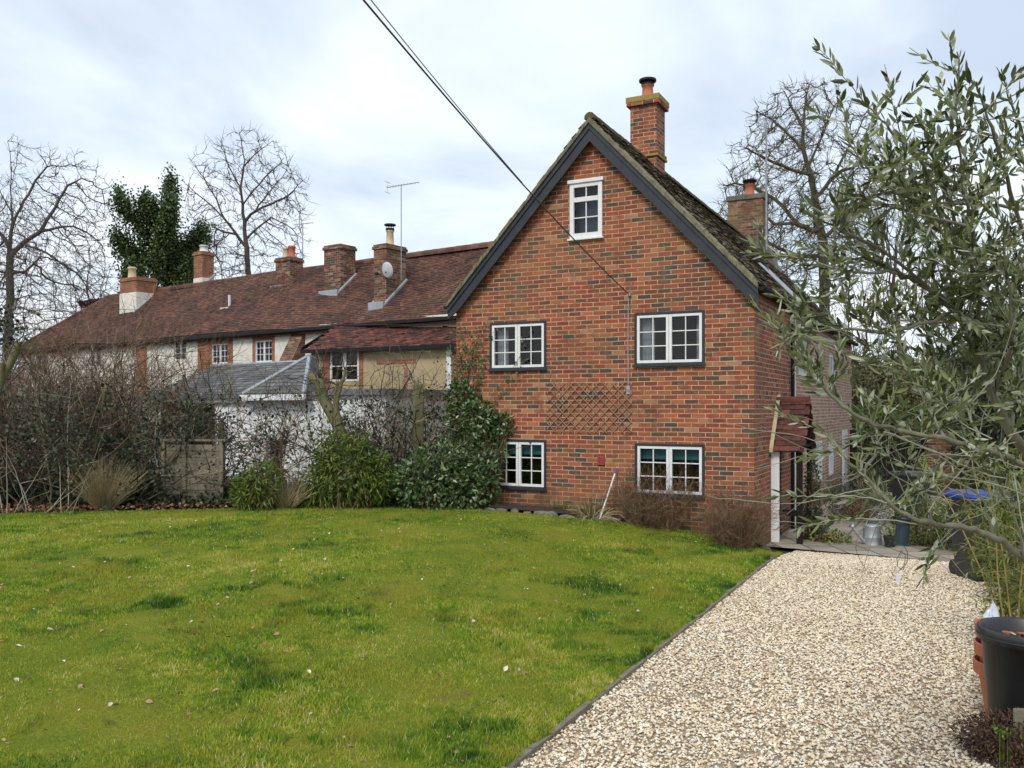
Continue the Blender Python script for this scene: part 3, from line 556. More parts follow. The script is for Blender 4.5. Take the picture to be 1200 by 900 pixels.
q = MB(); gt = 5.2; p = np.array((GW/2+1.75, 5.0, GZR-SLP*1.75+.16)); q.add([p, p+(0, .9, 0), p+np.array((.75, .9, -SLP*.75)), p+np.array((.75, 0, -SLP*.75))], [(3, 2, 1, 0)]); 
for A_, B_ in ((p, p+(0, .9, 0)), (p, p+np.array((.75, 0, -SLP*.75))), (p+(0, .9, 0), p+np.array((.75, .9, -SLP*.75))), (p+np.array((.75, 0, -SLP*.75)), p+np.array((.75, .9, -SLP*.75)))): q.tube([A_, B_], .035, 4, 1)
q.build('rooflight', [simple('rooflight glass', (.10, .12, .15), (.08, .1, .13), .1, 3, 0), M['lead']], hs)
# chimneys
q = MB(); cx, cy = GW/2, 2.9; q.box(cx-.27, cx+.27, cy-.27, cy+.27, 6.2, 8.02, 0); q.box(cx-.30, cx+.30, cy-.30, cy+.30, 7.05, 7.12, 0); q.box(cx-.33, cx+.33, cy-.33, cy+.33, 8.02, 8.09, 0); q.box(cx-.34, cx+.34, cy-.34, cy+.34, 8.09, 8.2, 1)
q.box(cx-.31, cx+.31, cy-.31, cy+.31, 7.0, 7.05, 1); q.prism([(cx-.24, 8.2), (cx+.24, 8.2), (cx+.16, 8.25), (cx-.16, 8.25)], cy-.2, cy+.2, 2)
ch = q.build('chimney', [M['brick'], M['yellow_lichen'], M['dim_white']], hs, bevel=.008); chimney_pot(ch, cx, cy, 8.24, .28, .115, 'terracotta', .07)
q = MB(); cx, cy = GW/2, 12.1; q.box(cx-.5, cx+.5, cy-.4, cy+.4, 6, 8.1, 0); q.box(cx-.54, cx+.54, cy-.44, cy+.44, 8.1, 8.24, 1); q.prism([(cx-.52, 6), (cx+.9, 6), (cx+.52, 6.95), (cx-.52, 6.95)], cy-.46, cy+.46, 2)
ch = q.build('chimney', [M['brick_old'], M['stone'], M['stone']], hs, bevel=.01); chimney_pot(ch, cx+.05, cy, 8.24, .42, .14, 'terracotta', .06)
aerial(hs, GW/2+.62, 11.6, 6.2, 10.35, 2.6, .5, 5, mast=.028)
# telephone bracket and cable down the wall
bx_, bz_ = gpx(738, 345); q = MB(); pts = [(bx_, -.05, bz_), (bx_-.01, -.02, bz_-.05), (bx_-.02, -.015, bz_-.3), (bx_-.025, -.015, gpx(738, 400)[1]), (bx_-.02, -.015, gpx(738, 452)[1])]; q.tube(pts, .009, 6)
q.box(bx_-.03, bx_+.03, -.06, 0, bz_-.03, bz_+.02); q.box(bx_-.05, bx_+.01, -.03, 0, gpx(738, 462)[1], gpx(738, 452)[1]); q.build('telephone_cable', M['lead'], hs)
a, b = gpx(705, 540); q = MB(); q.box(a-.065, a+.065, -.03, 0, b-.07, b+.07)
for k in range(4): q.box(a-.06, a+.06, -.04, -.031, b-.065+k*.034, b-.047+k*.034)
q.build('air_vent', M['redvent'], hs, bevel=.003)
# porch on the side wall (thing part with sub-parts)
q = MB(); p0, p1, s0, s1, ze, zr = GW+.0, GW+.5, 1.28, 2.5, 1.43, 2.2; sm = (s0+s1)/2
q.box(p0, p1, s0+.02, s1-.02, ze+.0, ze+.05); q.box(p0, p1, s0, s0+.05, ze-.06, ze+.0)
po = q.build('porch', M['darkwood'], hs)
k_ = (zr-ze)/(sm-s0); ln_ = math.hypot(sm-s0, zr-ze); q = MB()
tiles(q, (p0, s0-.08, ze-.05), (1, 0, 0), unit((0, 1, k_)), .56, ln_+.12, seed=8, g=.11)
tiles(q, (p1+.06, s1+.08, ze-.05), (-1, 0, 0), unit((0, -1, k_)), .56, ln_+.12, seed=9, g=.11)
q.add([(p0, s0-.06, ze-.06), (p1+.05, s0-.06, ze-.06), (p1+.05, sm, zr-.0), (p0, sm, zr-.0), (p1+.05, s1+.06, ze-.06), (p0, s1+.06, ze-.06)], [(0, 1, 2, 3), (3, 2, 4, 5)]); ridge(q, (p0, sm, zr+.06), (p1+.06, sm, zr+.06), .08)
q.build('roof', M['pantile'], po)
q = MB(); q.add([(p0+.002, s0-.10, ze-.07), (p0+.06, s0-.10, ze-.07), (p0+.06, sm, zr+.09), (p0+.002, sm, zr+.09), (p0+.002, s0-.10, ze-.0), (p0+.06, s0-.10, ze-.0), (p0+.06, sm, zr+.13), (p0+.002, sm, zr+.13)], [(0, 1, 2, 3), (4, 5, 6, 7), (0, 1, 5, 4), (1, 2, 6, 5)]); q.build('flashing', M['buff'], po)
for y_, x_ in ((s0+.05, p1-.08), (s1-.08, p1-.08)):
    q = MB(); q.box(x_, x_+.09, y_-.04, y_+.05, -.3, ze); q.build('post', M['darkwood'], po, bevel=.006)
q = MB(); q.box(p1-.09, p1+.01, s0, s0+.04, ze-.2, ze-.06); q.build('rail', M['darkwood'], po); q = MB(); q.box(p0+.14, p1-.08, s0+.02, s0+.06, .30, .40); q.build('rail', M['darkwood'], po)
q = MB(); q.box(p0+.004, p0+.14, s0+.03, s0+.075, -.25, ze-.06); q.box(p0-.02, p0+.22, s0-.12, s0+.08, -.32, -.2); q.build('side_board', M['white'], po, label='white board beside the porch', bevel=.004)

# ------------------------------------------------------------------ THE TERRACE
TA = math.atan2(-.5842, .8116); TU = np.array((math.cos(TA), math.sin(TA))); TV = np.array((-math.sin(TA), math.cos(TA)))
T0 = np.array((-8.51, 29.0))-16.5*TU; TW, TD, TZE, TZR = 29.2, 2.7, 4.7, 7.03
ts = empty('cottage_row', (T0[0], T0[1], 0), TA, 'long row of cottages with brown clay tile roof and many chimneys', 'house')
def tpx(px, py, off=0):     # sight line to the terrace front plane
    d = np.array(((px-600)/F, 1.0)); n = -TV; t = np.dot(T0+TV*off, n)/np.dot(d, n); p = d*t; return float((p-T0)@TU), H-(py-HY)/F*t
def troof(px, py):          # sight line to front roof slope
    d3 = np.array(((px-600)/F, 1.0, -(py-HY)/F)); k = (TZR-TZE)/TD; ly0 = -(T0@TV); dl = d3[:2]@TV
    t = (TZE-H+k*ly0)/(d3[2]-k*dl); p = d3[:2]*t; return float((p-T0)@TU), float((p-T0)@TV), H+d3[2]*t
def trect(x0, y0, x1, y1):
    a, c = tpx(x0, y1)[0], tpx((x0+x1)/2, y1)[1]; return (a, tpx(x1, y0)[0], c, tpx((x0+x1)/2, y0)[1])
TWIN = [trect(204, 400, 218, 422), trect(248, 403, 267, 426), trect(299, 399, 319, 424), trect(105, 407, 118, 430), trect(43, 416, 54, 436)]
q = MB(); wall(q, I4, TW, -1, TZE, [], TWIN, 0, .12); q.poly([(0, 0, -1), (0, 2*TD, -1), (0, 2*TD, TZE), (0, 0, TZE)]); q.poly([(0, 2*TD, -1), (TW, 2*TD, -1), (TW, 2*TD, TZE), (0, 2*TD, TZE)]); q.build('wall', M['render'], ts)
for k, r_ in enumerate(TWIN): window(ts, I4, *r_, surround=False, cas=2, cols=2 if k in (1, 2) else 1, rows=3, fr=.04, bar=.02, y=.04)
def border(q, r, e, et, T=I4, y=-.012):
    a, b, c, d = r; q.box(a-e, a, y, -.001, c-.05, d, 0, T); q.box(b, b+e, y, -.001, c-.05, d, 0, T); q.box(a-e, b+e, y, -.001, d, d+et, 0, T)
q = MB(); border(q, TWIN[2], .13, .18); q.build('brick_surround', M['brick_band'], ts)
q = MB(); a0, a1 = tpx(232, 400)[0], tpx(273, 400)[0]; w_ = TWIN[1]; q.box(a0, w_[0], -.014, -.001, 3.2, 4.6); q.box(w_[1], a1, -.014, -.001, 3.2, 4.6); q.box(w_[0], w_[1], -.014, -.001, w_[3], 4.6); q.box(w_[0], w_[1], -.014, -.001, 3.2, w_[2]); q.build('brick_surround', M['brick_band'], ts)
q = MB()
q.box(tpx(160, 400)[0], tpx(172, 400)[0], -.014, -.001, 1.5, 4.6); q.build('brick_pier', M['brick_band'], ts); q = MB()
q.box(tpx(378, 400)[0], tpx(384, 400)[0], -.014, -.001, 1.5, 4.6); q.box(tpx(378, 390)[0], tpx(430, 390)[0], -.016, -.002, 4.1, 4.6); q.build('brick_pier', M['brick_band'], ts)
q = MB(); xb = tpx(349, 400)[0]; q.prism([(0, 0), (0, 0), (0, 0)], 0, 0) if 0 else None
V = [(xb-.25, 0, 4.55), (xb+.35, 0, 4.55), (xb+.35, -1.2, 2.4), (xb-.25, -1.2, 2.4), (xb-.25, 0, 0), (xb+.35, 0, 0), (xb+.35, -1.2, 0), (xb-.25, -1.2, 0)]; q.add(V, [(0, 3, 2, 1), (3, 7, 6, 2), (0, 4, 7, 3), (1, 2, 6, 5)]); q.build('buttress', M['brick_old'], ts)
k = (TZR-TZE)/TD; sln = math.hypot(TD+.2, k*(TD+.2)); Sf = unit((0, 1, k)); q = MB(); HB = TD
def kf(u, v): return (u-.2 > v/sln*HB-.05)
tiles(q, (-.2, -.2, TZE-.2*k+.08), (1, 0, 0), Sf, TW+.2, sln, seed=21, keep=kf, sag=.28, jit=1.1)
tiles(q, (TW, 2*TD+.2, TZE-.2*k+.08), (-1, 0, 0), unit((0, -1, k)), TW+.2, sln, seed=22, g=.2, tw=.3)
Sh = unit((1, 0, k)); tiles(q, (-.2, 2*TD+.2, TZE-.2*k+.08), (0, -1, 0), Sh, 2*TD+.4, sln, seed=23, keep=lambda u, v: (u > v/sln*(TD+.2)) & (u < 2*TD+.4-v/sln*(TD+.2)))
z_ = TZE-.2*k-.10; q.add([(-.2, -.2, z_), (TW, -.2, z_), (TW, TD, TZR-.10), (TD, TD, TZR-.10), (-.2, 2*TD+.2, z_), (TW, 2*TD+.2, z_)], [(0, 1, 2, 3), (5, 4, 3, 2)]); q.add([(-.2, -.2, z_), (TD, TD, TZR-.10), (-.2, 2*TD+.2, z_)], [(0, 1, 2)])
ridge(q, (TD, TD, TZR+.04), (TW, TD, TZR+.04), .17); ridge(q, (-.2, -.2, z_+.20), (TD, TD, TZR+.12), .10); q.build('roof', M['tile'], ts)
# lime and moss streaks under two chimneys: mortar fillets
q = MB(); q.box(-.25, TW, -.30, -.2, TZE-.19, TZE-.1); q.build('gutter', M['black'], ts)
def tchim(px, pybase, w, dpt, ytop, bands, pots, mat='brick_old', fill=True, lbl=None):
    x, y, z = troof(px, pybase); Zc = (T0+x*TU+y*TV)[1]; zt = H-(ytop-HY)/F*(Zc+dpt/2); q = MB()
    q.box(x-w/2, x+w/2, y, y+dpt, z-.5, zt-.16); q.box(x-w/2-.04, x+w/2+.04, y-.04, y+dpt+.04, zt-.16, zt-.06); q.box(x-w/2-.01, x+w/2+.01, y-.01, y+dpt+.01, zt-.06, zt)
    if fill: q.box(x-w/2-.05, x+w/2+.06, y-.2, y-.002, z-.2, z+.06, 1); q.prism([(x+w/2+.002, z-.3), (x+w/2+.1, z-.3), (x+w/2+.1, z+.5), (x+w/2+.002, z+.5)], y, y+dpt, 1) if 0 else None
    kk_ = (TZR-TZE)/TD
    for sx in ((1,) if not fill else (1, -1)): q.tube([(x+sx*(w/2+.03), y-.15, z-.15*kk_+.06), (x+sx*(w/2+.03), y+dpt, z+dpt*kk_+.06)], .055, 5, 1)
    for zb0, zb1 in bands: q.box(x-w/2-.012, x+w/2+.012, y-.012, y+dpt+.012, zb0, zb1, 2)
    c = q.build('chimney', [M[mat], M['lead'], M['render']], ts, bevel=.012)
    for dx, h, r, m, cw in pots: chimney_pot(c, x+dx, y+dpt/2, zt-.02, h, r, m, cw)
    return x, y, z, zt
tchim(150, 366, 1.25, .9, 327, [(5, 6.9)], [(-.45, .55, .17, 'buff', None)], 'brick_band', False)
tchim(232, 337, .58, .55, 296, [(6.4, 7.35)], [(0, .3, .17, 'dim_white', None)], 'brick_band', False)
tchim(331, 337, .78, .6, 303, [], [(-.15, .42, .12, 'buff', None), (.15, .45, .13, 'terracotta', None)])
tchim(389, 343, .78, .7, 289, [], [], 'brick_old')
x, y, z, zt = tchim(445, 357, .52, .9, 289, [], [(0, .55, .12, 'buff', .12)], 'brick_old')
aerial(ts, x+.42, y+.5, zt-1.1, H+(HY-237)/F*29.0, .15, 1.2, 11)
x3, y3, z3 = troof(331, 330); aerial(ts, x3+.05, y3+.9, 7.0, H+(HY-248)/F*30.5, .3, .8, 8, mast=.02)
q = MB(); dM = TR(x+.5, y-.25, H+(HY-320)/F*26.6, -.1, R(-78)); q.lathe([(0.001, 0), (.12, .012), (.2, .04), (.24, .065), (.245, .06), (.2, .03), (.001, -.01)], 24, 0, dM); q.tube([(x+.5, y-.25, 6.15), (x+.25, y+.1, 6.1)], .02, 6, 1); q.tube([(x+.5, y-.25, 6.0), (x+.5, y-.62, 6.05)], .01, 5, 1); q.box(x+.46, x+.54, y-.68, y-.6, 6.02, 6.1, 1); q.build('satellite_dish', [M['dish'], M['black']], ts, smooth=False)
x, y, z = troof(269, 362); q = MB(); q.tube([(x, y, z), (x, y, z+.5)], .05, 8); q.box(x-.35, x+.1, y-.15, y, z-.1, z+.05); q.build('vent_pipe', M['dim_white'], ts)

# ------------------------------------------------------------------ OCHRE LEAN-TO between the row and the cottage
E0 = hl(0, 6.0)[:2]; ex_l, ex_r = -8.5+.0, -1.0
ls = empty('ochre_outhouse', hl(-8.45, 6.0, 0), HA, 'ochre plastered outhouse with dark red tile roof beside the brick cottage', 'outhouse')
def lpx(px, py): d = np.array(((px-600)/F, 1.0)); n = -HV; t = np.dot(E0, n)/np.dot(d, n); p = d*t; return float((p-E0)@HU)+8.45, H-(py-HY)/F*t
LW = 8.35; lwin = (lpx(387, 430)[0], lpx(421, 430)[0], lpx(404, 447)[1], lpx(404, 411)[1])
q = MB(); wall(q, I4, LW, -1, 3.83, [], [lwin]); q.poly([(0, 0, -1), (0, 3.4, -1), (0, 3.4, 5.0), (0, 0, 3.83)]); q.build('wall', M['tan'], ls)
window(ls, I4, *lwin, surround=False, cas=2, cols=1, rows=2, fr=.06, bar=.03)
q = MB(); q.box(-.012, .12, -.012, .3, .5, 3.6); q.box(lwin[0]-.3, lwin[0]-.001, -.011, -.001, 1.8, 3.7); q.box(lwin[1]+.001, lwin[1]+.14, -.011, -.001, 1.8, 3.7); q.box(lwin[1]+1.5, lwin[1]+1.62, -.011, -.001, .8, 3.2); q.box(lwin[1]+.6, lwin[1]+1.9, -.013, -.001, 3.3, 3.42); q.box(lwin[1]+3.0, lwin[1]+3.2, -.012, -.001, 1, 3.6)
q.build('brick_quoin', M['brick_band'], ls)
q = MB(); kk = (5.1-3.83)/2.6; sl_ = math.hypot(3.6, 3.6*kk); tiles(q, (-.15, -.2, 3.83-.2*kk+.06), (1, 0, 0), unit((0, 1, kk)), LW+.15, sl_, tw=.2, g=.13, seed=31, sag=.12, jit=2)
q.add([(-.15, -.2, 3.83-.2*kk-.03), (LW, -.2, 3.83-.2*kk-.03), (LW, 3.4, 3.83+3.4*kk-.03), (-.15, 3.4, 3.83+3.4*kk-.03)], [(0, 1, 2, 3)]); q.build('roof', M['pantile'], ls)
q = MB(); q.box(-.15, LW, -.3, -.2, 3.66, 3.76); q.add([(-.19, -.22, 3.70), (-.152, -.22, 3.70), (-.152, 3.0, 3.7+3.2*kk), (-.19, 3.0, 3.7+3.2*kk), (-.19, -.22, 3.84), (-.152, -.22, 3.84), (-.152, 3.0, 3.84+3.2*kk), (-.19, 3.0, 3.84+3.2*kk)], [(0, 3, 7, 4), (4, 5, 6, 7), (0, 1, 5, 4)]); q.build('gutter', M['black'], ls)
xx = lpx(528, 430)[0]; q = MB(); q.box(xx-.07, xx+.07, -.09, -.01, 2.3, 3.62); q.build('downpipe', M['white'], ls)

# ------------------------------------------------------------------ WHITE SINGLE-STOREY BUILDING WITH SLATE ROOF
B0 = P(330, 470, 21.0)[:2]; B0 = B0-13.0*TU
wsn = empty('white_annexe', (B0[0], B0[1], 0), TA, 'low white annexe with hipped grey slate roof behind the hedge', 'outbuilding')
def wpx(px): d = np.array(((px-600)/F, 1.0)); n = -TV; t = np.dot(B0, n)/np.dot(d, n); return float((d*t-B0)@TU)
xr = wpx(345); xe = wpx(452); ho = [(wpx(188), wpx(252), .7, 2.2), (wpx(311), wpx(330), .45, 1.3)]
q = MB(); wall(q, I4, xe, -1, 2.38, [], ho, 0, .15); q.poly([(xe, 0, -1), (xe, 3, -1), (xe, 3, 2.38), (xe, 0, 2.38)]); q.build('wall', M['white_wall'], wsn)
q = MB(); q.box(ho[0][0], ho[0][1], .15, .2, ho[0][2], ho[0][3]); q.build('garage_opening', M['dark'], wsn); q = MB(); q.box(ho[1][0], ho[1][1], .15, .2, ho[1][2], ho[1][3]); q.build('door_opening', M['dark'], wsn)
window(wsn, I4, *ho[0], surround=False, cas=3, cols=1, rows=1, fr=.05, y=.05, wm='darkwood')
q = MB(); D2 = 2.1; rz = 3.32; k2 = (rz-2.45)/D2; s2 = math.hypot(D2+.15, (D2+.15)*k2); x0r = wpx(175)
tiles(q, (x0r, -.15, 2.43), (1, 0, 0), unit((0, 1, k2)), xr-x0r+.15, s2, tw=.3, g=.18, seed=41, keep=lambda u, v: (xr-x0r+.15-u > v/s2*D2), jit=1)
E1 = np.array((xr+.15, -.15, 2.43)); E2 = np.array((xr-1.85, 2.35, 2.43)); AP = np.array((xr-D2, D2, rz+.02)); ue = unit(E2-E1); Le = np.linalg.norm(E2-E1); fo = (AP-E1)@ue; se = AP-E1-fo*ue; Ls = np.linalg.norm(se)
tiles(q, E1, ue, se/Ls, Le, Ls, tw=.3, g=.18, seed=42, keep=lambda u, v: (u > v/Ls*fo) & (u < Le-v/Ls*(Le-fo)), jit=1)
q.add([(x0r, -.15, 2.41), (xr+.15, -.15, 2.41), (xr-D2, D2, rz), (x0r, D2, rz), tuple(E2), (x0r, 2*D2+.15, 2.41)], [(0, 1, 2, 3), (3, 2, 4, 5)]); q.add([(xr+.15, -.15, 2.41), tuple(E2-(0, 0, .02)), (xr-D2, D2, rz)], [(0, 1, 2)])
a_, b_ = wpx(296), wpx(368); Ap = np.array(((a_+b_)/2-.35, 1.15, 3.40)); F1 = np.array((a_, -.30, 2.44)); F2 = np.array((b_, -.30, 2.44)); se = Ap-(F1+F2)/2; fo = (Ap-F1)[0]; se = Ap-F1-np.array((fo, 0, 0)); Ls = np.linalg.norm(se); Le = b_-a_
tiles(q, F1, (1, 0, 0), se/Ls, Le, Ls, tw=.28, g=.16, seed=44, keep=lambda u, v: (u > v/Ls*fo) & (u < Le-v/Ls*(Le-fo)), jit=1)
Bk = np.array((Ap[0]-.75, 2.0, 3.40)); q.add([F1-(0, 0, .03), F2-(0, 0, .03), Ap-(0, 0, .02), (a_, 1.6, 3.0), Bk, (b_-.9, 1.3, 2.44)], [(0, 1, 2), (0, 2, 3), (3, 2, 4), (1, 5, 2), (5, 4, 2)])
rr_ = q.build('roof', M['slate'], wsn); q = MB(); q.tube([(xr+.15, -.15, 2.46), (xr-D2, D2, rz+.04)], .05, 6); q.tube([tuple(E2+(0, 0, .03)), (xr-D2, D2, rz+.04)], .05, 6); q.tube([(x0r, D2, rz+.04), (xr-D2, D2, rz+.04)], .05, 6); q.tube([F1, Ap+(0, 0, .03)], .055, 6); q.tube([F2, Ap+(0, 0, .03)], .055, 6); q.tube([Ap, Bk], .055, 6); q.build('hip_flashing', M['lead'], rr_)
q = MB(); q.box(a_-.05, b_+.05, -.36, -.28, 2.28, 2.42); q.box(x0r, a_-.06, -.14, -.10, 2.24, 2.33); q.build('gutter', M['white'], wsn)
q = MB(); q.box(xr+.2, xe+.1, -.12, 2.9, 2.39, 2.52); q.box(-1, x0r-.01, -.12, 2.9, 2.39, 2.5); q.box(x0r, xr+.18, -.24, -.16, 2.34, 2.43); q.build('fascia', simple('dark lead fascia', (.10, .11, .12), (.16, .17, .18), .6, 4, .1), wsn)

# ------------------------------------------------------------------ vegetation generators
def colonize(seed, trunk, attr, step, infl, kill, maxit=140, trop=.05, wob=.14, par0=None):
    g = _rs(seed); nodes = [np.array(p, float) for p in trunk]; par = [-1]+list(range(len(trunk)-1)) if par0 is None else list(par0); A = attr.copy()
    nd_ = np.array(nodes); D = np.linalg.norm(A[:, None]-nd_[None], axis=2); near = D.argmin(1); dist = D.min(1); grown = np.zeros(60000)
    for it in range(maxit):
        act = dist < infl
        if not act.any():
            if len(A) == 0: break
            act = dist < dist.min()*1.2+infl*.1
        idx = near[act]; dirs = unit(A[act]-np.array(nodes)[idx]); u, inv = np.unique(idx, return_inverse=True); sm = np.zeros((len(u), 3)); np.add.at(sm, inv, dirs)
        ok = grown[u] < 6; u = u[ok]; sm = sm[ok]
        if len(u) == 0: break
        sm = unit(unit(sm)+g.randn(len(u), 3)*wob+(0, 0, trop)); base = np.array(nodes)[u]; new = base+sm*step; grown[u] += 1; n0 = len(nodes)
        nodes.extend(list(new)); par.extend(list(u)); D = np.linalg.norm(A[:, None]-new[None], axis=2); m = D.min(1); am = D.argmin(1); up = m < dist
        dist = np.where(up, m, dist); near = np.where(up, am+n0, near); kp = dist > kill; A = A[kp]; dist = dist[kp]; near = near[kp]
        if len(A) < 5 or len(nodes) > 14000: break
    return np.array(nodes), np.array(par)
def radii(par, n, r0, ex=2.3):
    acc = np.zeros(n); r = np.zeros(n)
    for i in range(n-1, -1, -1):
        r[i] = max(r0, acc[i]**(1/ex)) if acc[i] > 0 else r0
        if par[i] >= 0: acc[par[i]] += r[i]**ex
    return r
def ellips(g, n, c, rad, lo=0, bottom=-.9):
    P_ = unit(g.randn(n*3, 3))*(lo+(1-lo)*g.rand(n*3, 1)**.42); P_ = P_[P_[:, 2] > bottom][:n]; return P_*rad+c
def bare_tree(px, Z, top, rpx, seed, label, group='bare winter trees behind the roofs', n=1500, hfrac=.42, r0=.013, mat='bark', lean=0, twig=2, step=.42, name='bare_tree', lobes=1, ex=2.25, tw=.8, crown=None, limbs=None):
    g = _rs(seed); x = (px-600)/F*Z; z0 = float(gz(x, Z)); zt = H+(HY-top)/F*Z; hh = zt-z0; R_ = rpx/F*Z; cz = hh*(1-(1-hfrac)/2)
    attr = []; n = int(n*2.1)
    for l in range(lobes):
        off = (0, 0, 0) if lobes == 1 else ((g.rand()-.5)*R_*1.1, (g.rand()-.5)*R_, (g.rand()-.5)*hh*.28)
        sc = 1 if lobes == 1 else .62+.2*g.rand()
        attr.append(ellips(g, n//lobes, np.array((lean*1.0, 0, cz))+off, np.array((R_, R_*.9, hh*(1-hfrac)/2))*sc))
    attr = np.concatenate(attr); ok = vnoise(attr[:, 0]*.55+seed, attr[:, 2]*.55+attr[:, 1]*.4+seed, seed) > .24; attr = attr[ok & (attr[:, 2] < hh)]
    tn = max(4, int(hh*hfrac/step)); tp = [(lean*.5*(i/tn)**1.5+.06*hh/10*math.sin(i*.7+seed), .05*math.cos(i*.9), i*step) for i in range(tn)]
    par0 = None
    if limbs:
        s_ = Z/F; cv = lambda p: np.array(((p[0]-px)*s_, 0, H+(HY-p[1])*s_-z0)); tp = []; par0 = []
        for li, L_ in enumerate(limbs):
            Pz = np.array([cv(p) for p in L_]); 
            if li == 0: Pz = np.concatenate([[(Pz[0, 0], 0, 0)], Pz])
            yd = 0 if li == 0 else (g.rand()-.5)*2.2; Q = [Pz[0]]
            for a, b in zip(Pz[:-1], Pz[1:]):
                m_ = max(1, int(round(np.linalg.norm(b-a)/step))); Q += [a+(b-a)*k/m_+g.randn(3)*.045*step for k in range(1, m_+1)]
            Q = np.array(Q); tl = np.linspace(0, 1, len(Q))
            if li == 0: prev = -1; st = 0
            else: prev = int(np.linalg.norm((np.array(tp)-Q[0])*(1, .2, 1), axis=1).argmin()); Q[:, 1] += tp[prev][1]; st = 1
            Q[:, 1] += yd*tl**1.2*np.linalg.norm(Q[-1]-Q[0])*.3
            for k in range(st, len(Q)): tp.append(Q[k]); par0.append(prev); prev = len(tp)-1
        tn = 1
    nodes, par = colonize(seed, tp, attr, par0=par0, step=step, infl=4.5*step, kill=1.25*step) if limbs else colonize(seed, tp, attr, step, 5*step, 1.25*step); r = radii(par, len(nodes), r0, ex+.12); r[:tn] *= np.linspace(1.25, 1, tn)
    i = np.arange(1, len(nodes)); pi_ = par[1:]; e = empty(name, (x, Z, z0), 0, label, 'tree', group)
    thick = r[1:] > r0*2.6; T = MB(); C_ = MB(); T.prisms(nodes[pi_][thick], nodes[i][thick], np.minimum(r[pi_], r[i]*1.25)[thick], r[i][thick], 6)
    C_.prisms(nodes[pi_][~thick], nodes[i][~thick], np.minimum(r[pi_], r[i]*1.25)[~thick], r[i][~thick], 3)
    src = i[r[1:] < r0*3]; d0 = unit(nodes[src]-nodes[par[src]])
    for k in range(twig):
        A = nodes[src]-d0*step*.5*g.rand(len(src), 1); d = unit(d0+g.randn(len(src), 3)*.65+(0, 0, .18)); L = step*tw*(.5+g.rand(len(src), 1)); Bp = A+d*L; C_.prisms(A, Bp, r0*.8, r0*.5, 3)
        d2 = unit(d+g.randn(len(src), 3)*.5); C_.prisms(Bp, Bp+d2*L*.7, r0*.5, r0*.25, 3); d3 = unit(d+g.randn(len(src), 3)*.8); M_ = (A+Bp)/2; C_.prisms(M_, M_+d3*L*.6, r0*.45, r0*.25, 3)
    T.build('trunk', M[mat], e, smooth=True); C_.build('crown', M[mat], e)
    if crown: return e, nodes, r, par
    return e
bare_tree(290, 50, 150, 76, 3, 'tall bare forked tree above the middle of the long roof', n=2300, hfrac=.40, r0=.015, step=.45, limbs=[[(291,325),(289,300),(287,270),(284,240),(282,220),(286,195),(284,172),(281,156)],[(289,292),(278,275),(264,257),(248,240),(232,228),(218,215)],[(264,257),(255,235),(240,210),(226,190)],[(287,255),(300,248),(318,240),(340,230),(358,215)],[(284,240),(296,220),(310,200),(325,185)],[(286,195),(298,180),(312,168)],[(282,220),(268,195),(262,172)],[(288,280),(305,265),(318,255)],[(278,275),(262,272),(245,262)],[(300,248),(314,228),(332,208)]])
bare_tree(12, 44, 158, 95, 8, 'large bare tree with purple grey limbs at the left edge', n=2400, hfrac=.30, r0=.015, lobes=5, step=.42, limbs=[[(8,400),(12,350),(11,300),(14,262),(12,220),(13,190),(10,166)],[(12,300),(25,285),(45,270),(60,240),(72,215),(88,205)],[(13,262),(26,235),(36,210),(48,192)],[(12,290),(-5,262),(-16,230),(-30,205)],[(45,270),(62,265),(80,262)],[(14,250),(2,225),(-8,190)],[(11,320),(28,318),(44,300)],[(12,220),(24,195),(30,172)],[(25,285),(40,290),(60,300)]])
bare_tree(-12, 38, 215, 60, 18, 'slimmer bare tree half cut off by the left edge of the view', n=1100, hfrac=.3, r0=.012, step=.4)
bare_tree(102, 60, 288, 52, 5, 'small twiggy bare tree left of the ivy clad tree', n=900, hfrac=.35, r0=.016, step=.5)
bare_tree(248, 58, 272, 34, 6, 'small bare tree just right of the ivy clad tree', n=700, hfrac=.3, r0=.016, step=.5)
bare_tree(944, 44, 92, 98, 12, 'big round headed bare tree rising behind the brick cottage chimney', n=3400, hfrac=.34, r0=.019, mat='bark_green', step=.42, twig=3, limbs=[[(966,330),(963,280),(956,240),(950,205),(942,178),(941,150),(944,120),(948,98)],[(942,178),(924,158),(903,142),(885,132)],[(956,235),(975,205),(990,172),(1004,140)],[(948,195),(962,160),(974,128)],[(962,275),(935,262),(908,262),(880,240)],[(950,205),(925,200),(895,190),(868,180)],[(941,150),(926,125),(918,108)],[(963,285),(985,255),(1008,225),(1024,190)],[(935,262),(912,232),(888,215),(866,208)],[(975,205),(996,200),(1014,178)],[(964,300),(935,300),(905,290),(882,278)]])
bare_tree(1052, 48, 128, 62, 13, 'bare tree half hidden by the top of the olive', n=1500, hfrac=.3, r0=.014, mat='bark', step=.45)
bare_tree(1130, 40, 215, 66, 14, 'bare tree behind the thick of the olive foliage', n=1400, hfrac=.2, r0=.013, mat='bark_green', step=.42)
bare_tree(872, 62, 190, 44, 15, 'pale bare tree low to the left of the round headed tree', n=700, hfrac=.3, r0=.016, mat='bark_green', step=.5)
bare_tree(1010, 34, 300, 46, 16, 'low bare tree past the far end of the brick cottage', n=900, hfrac=.2, r0=.011, mat='bark', step=.32)
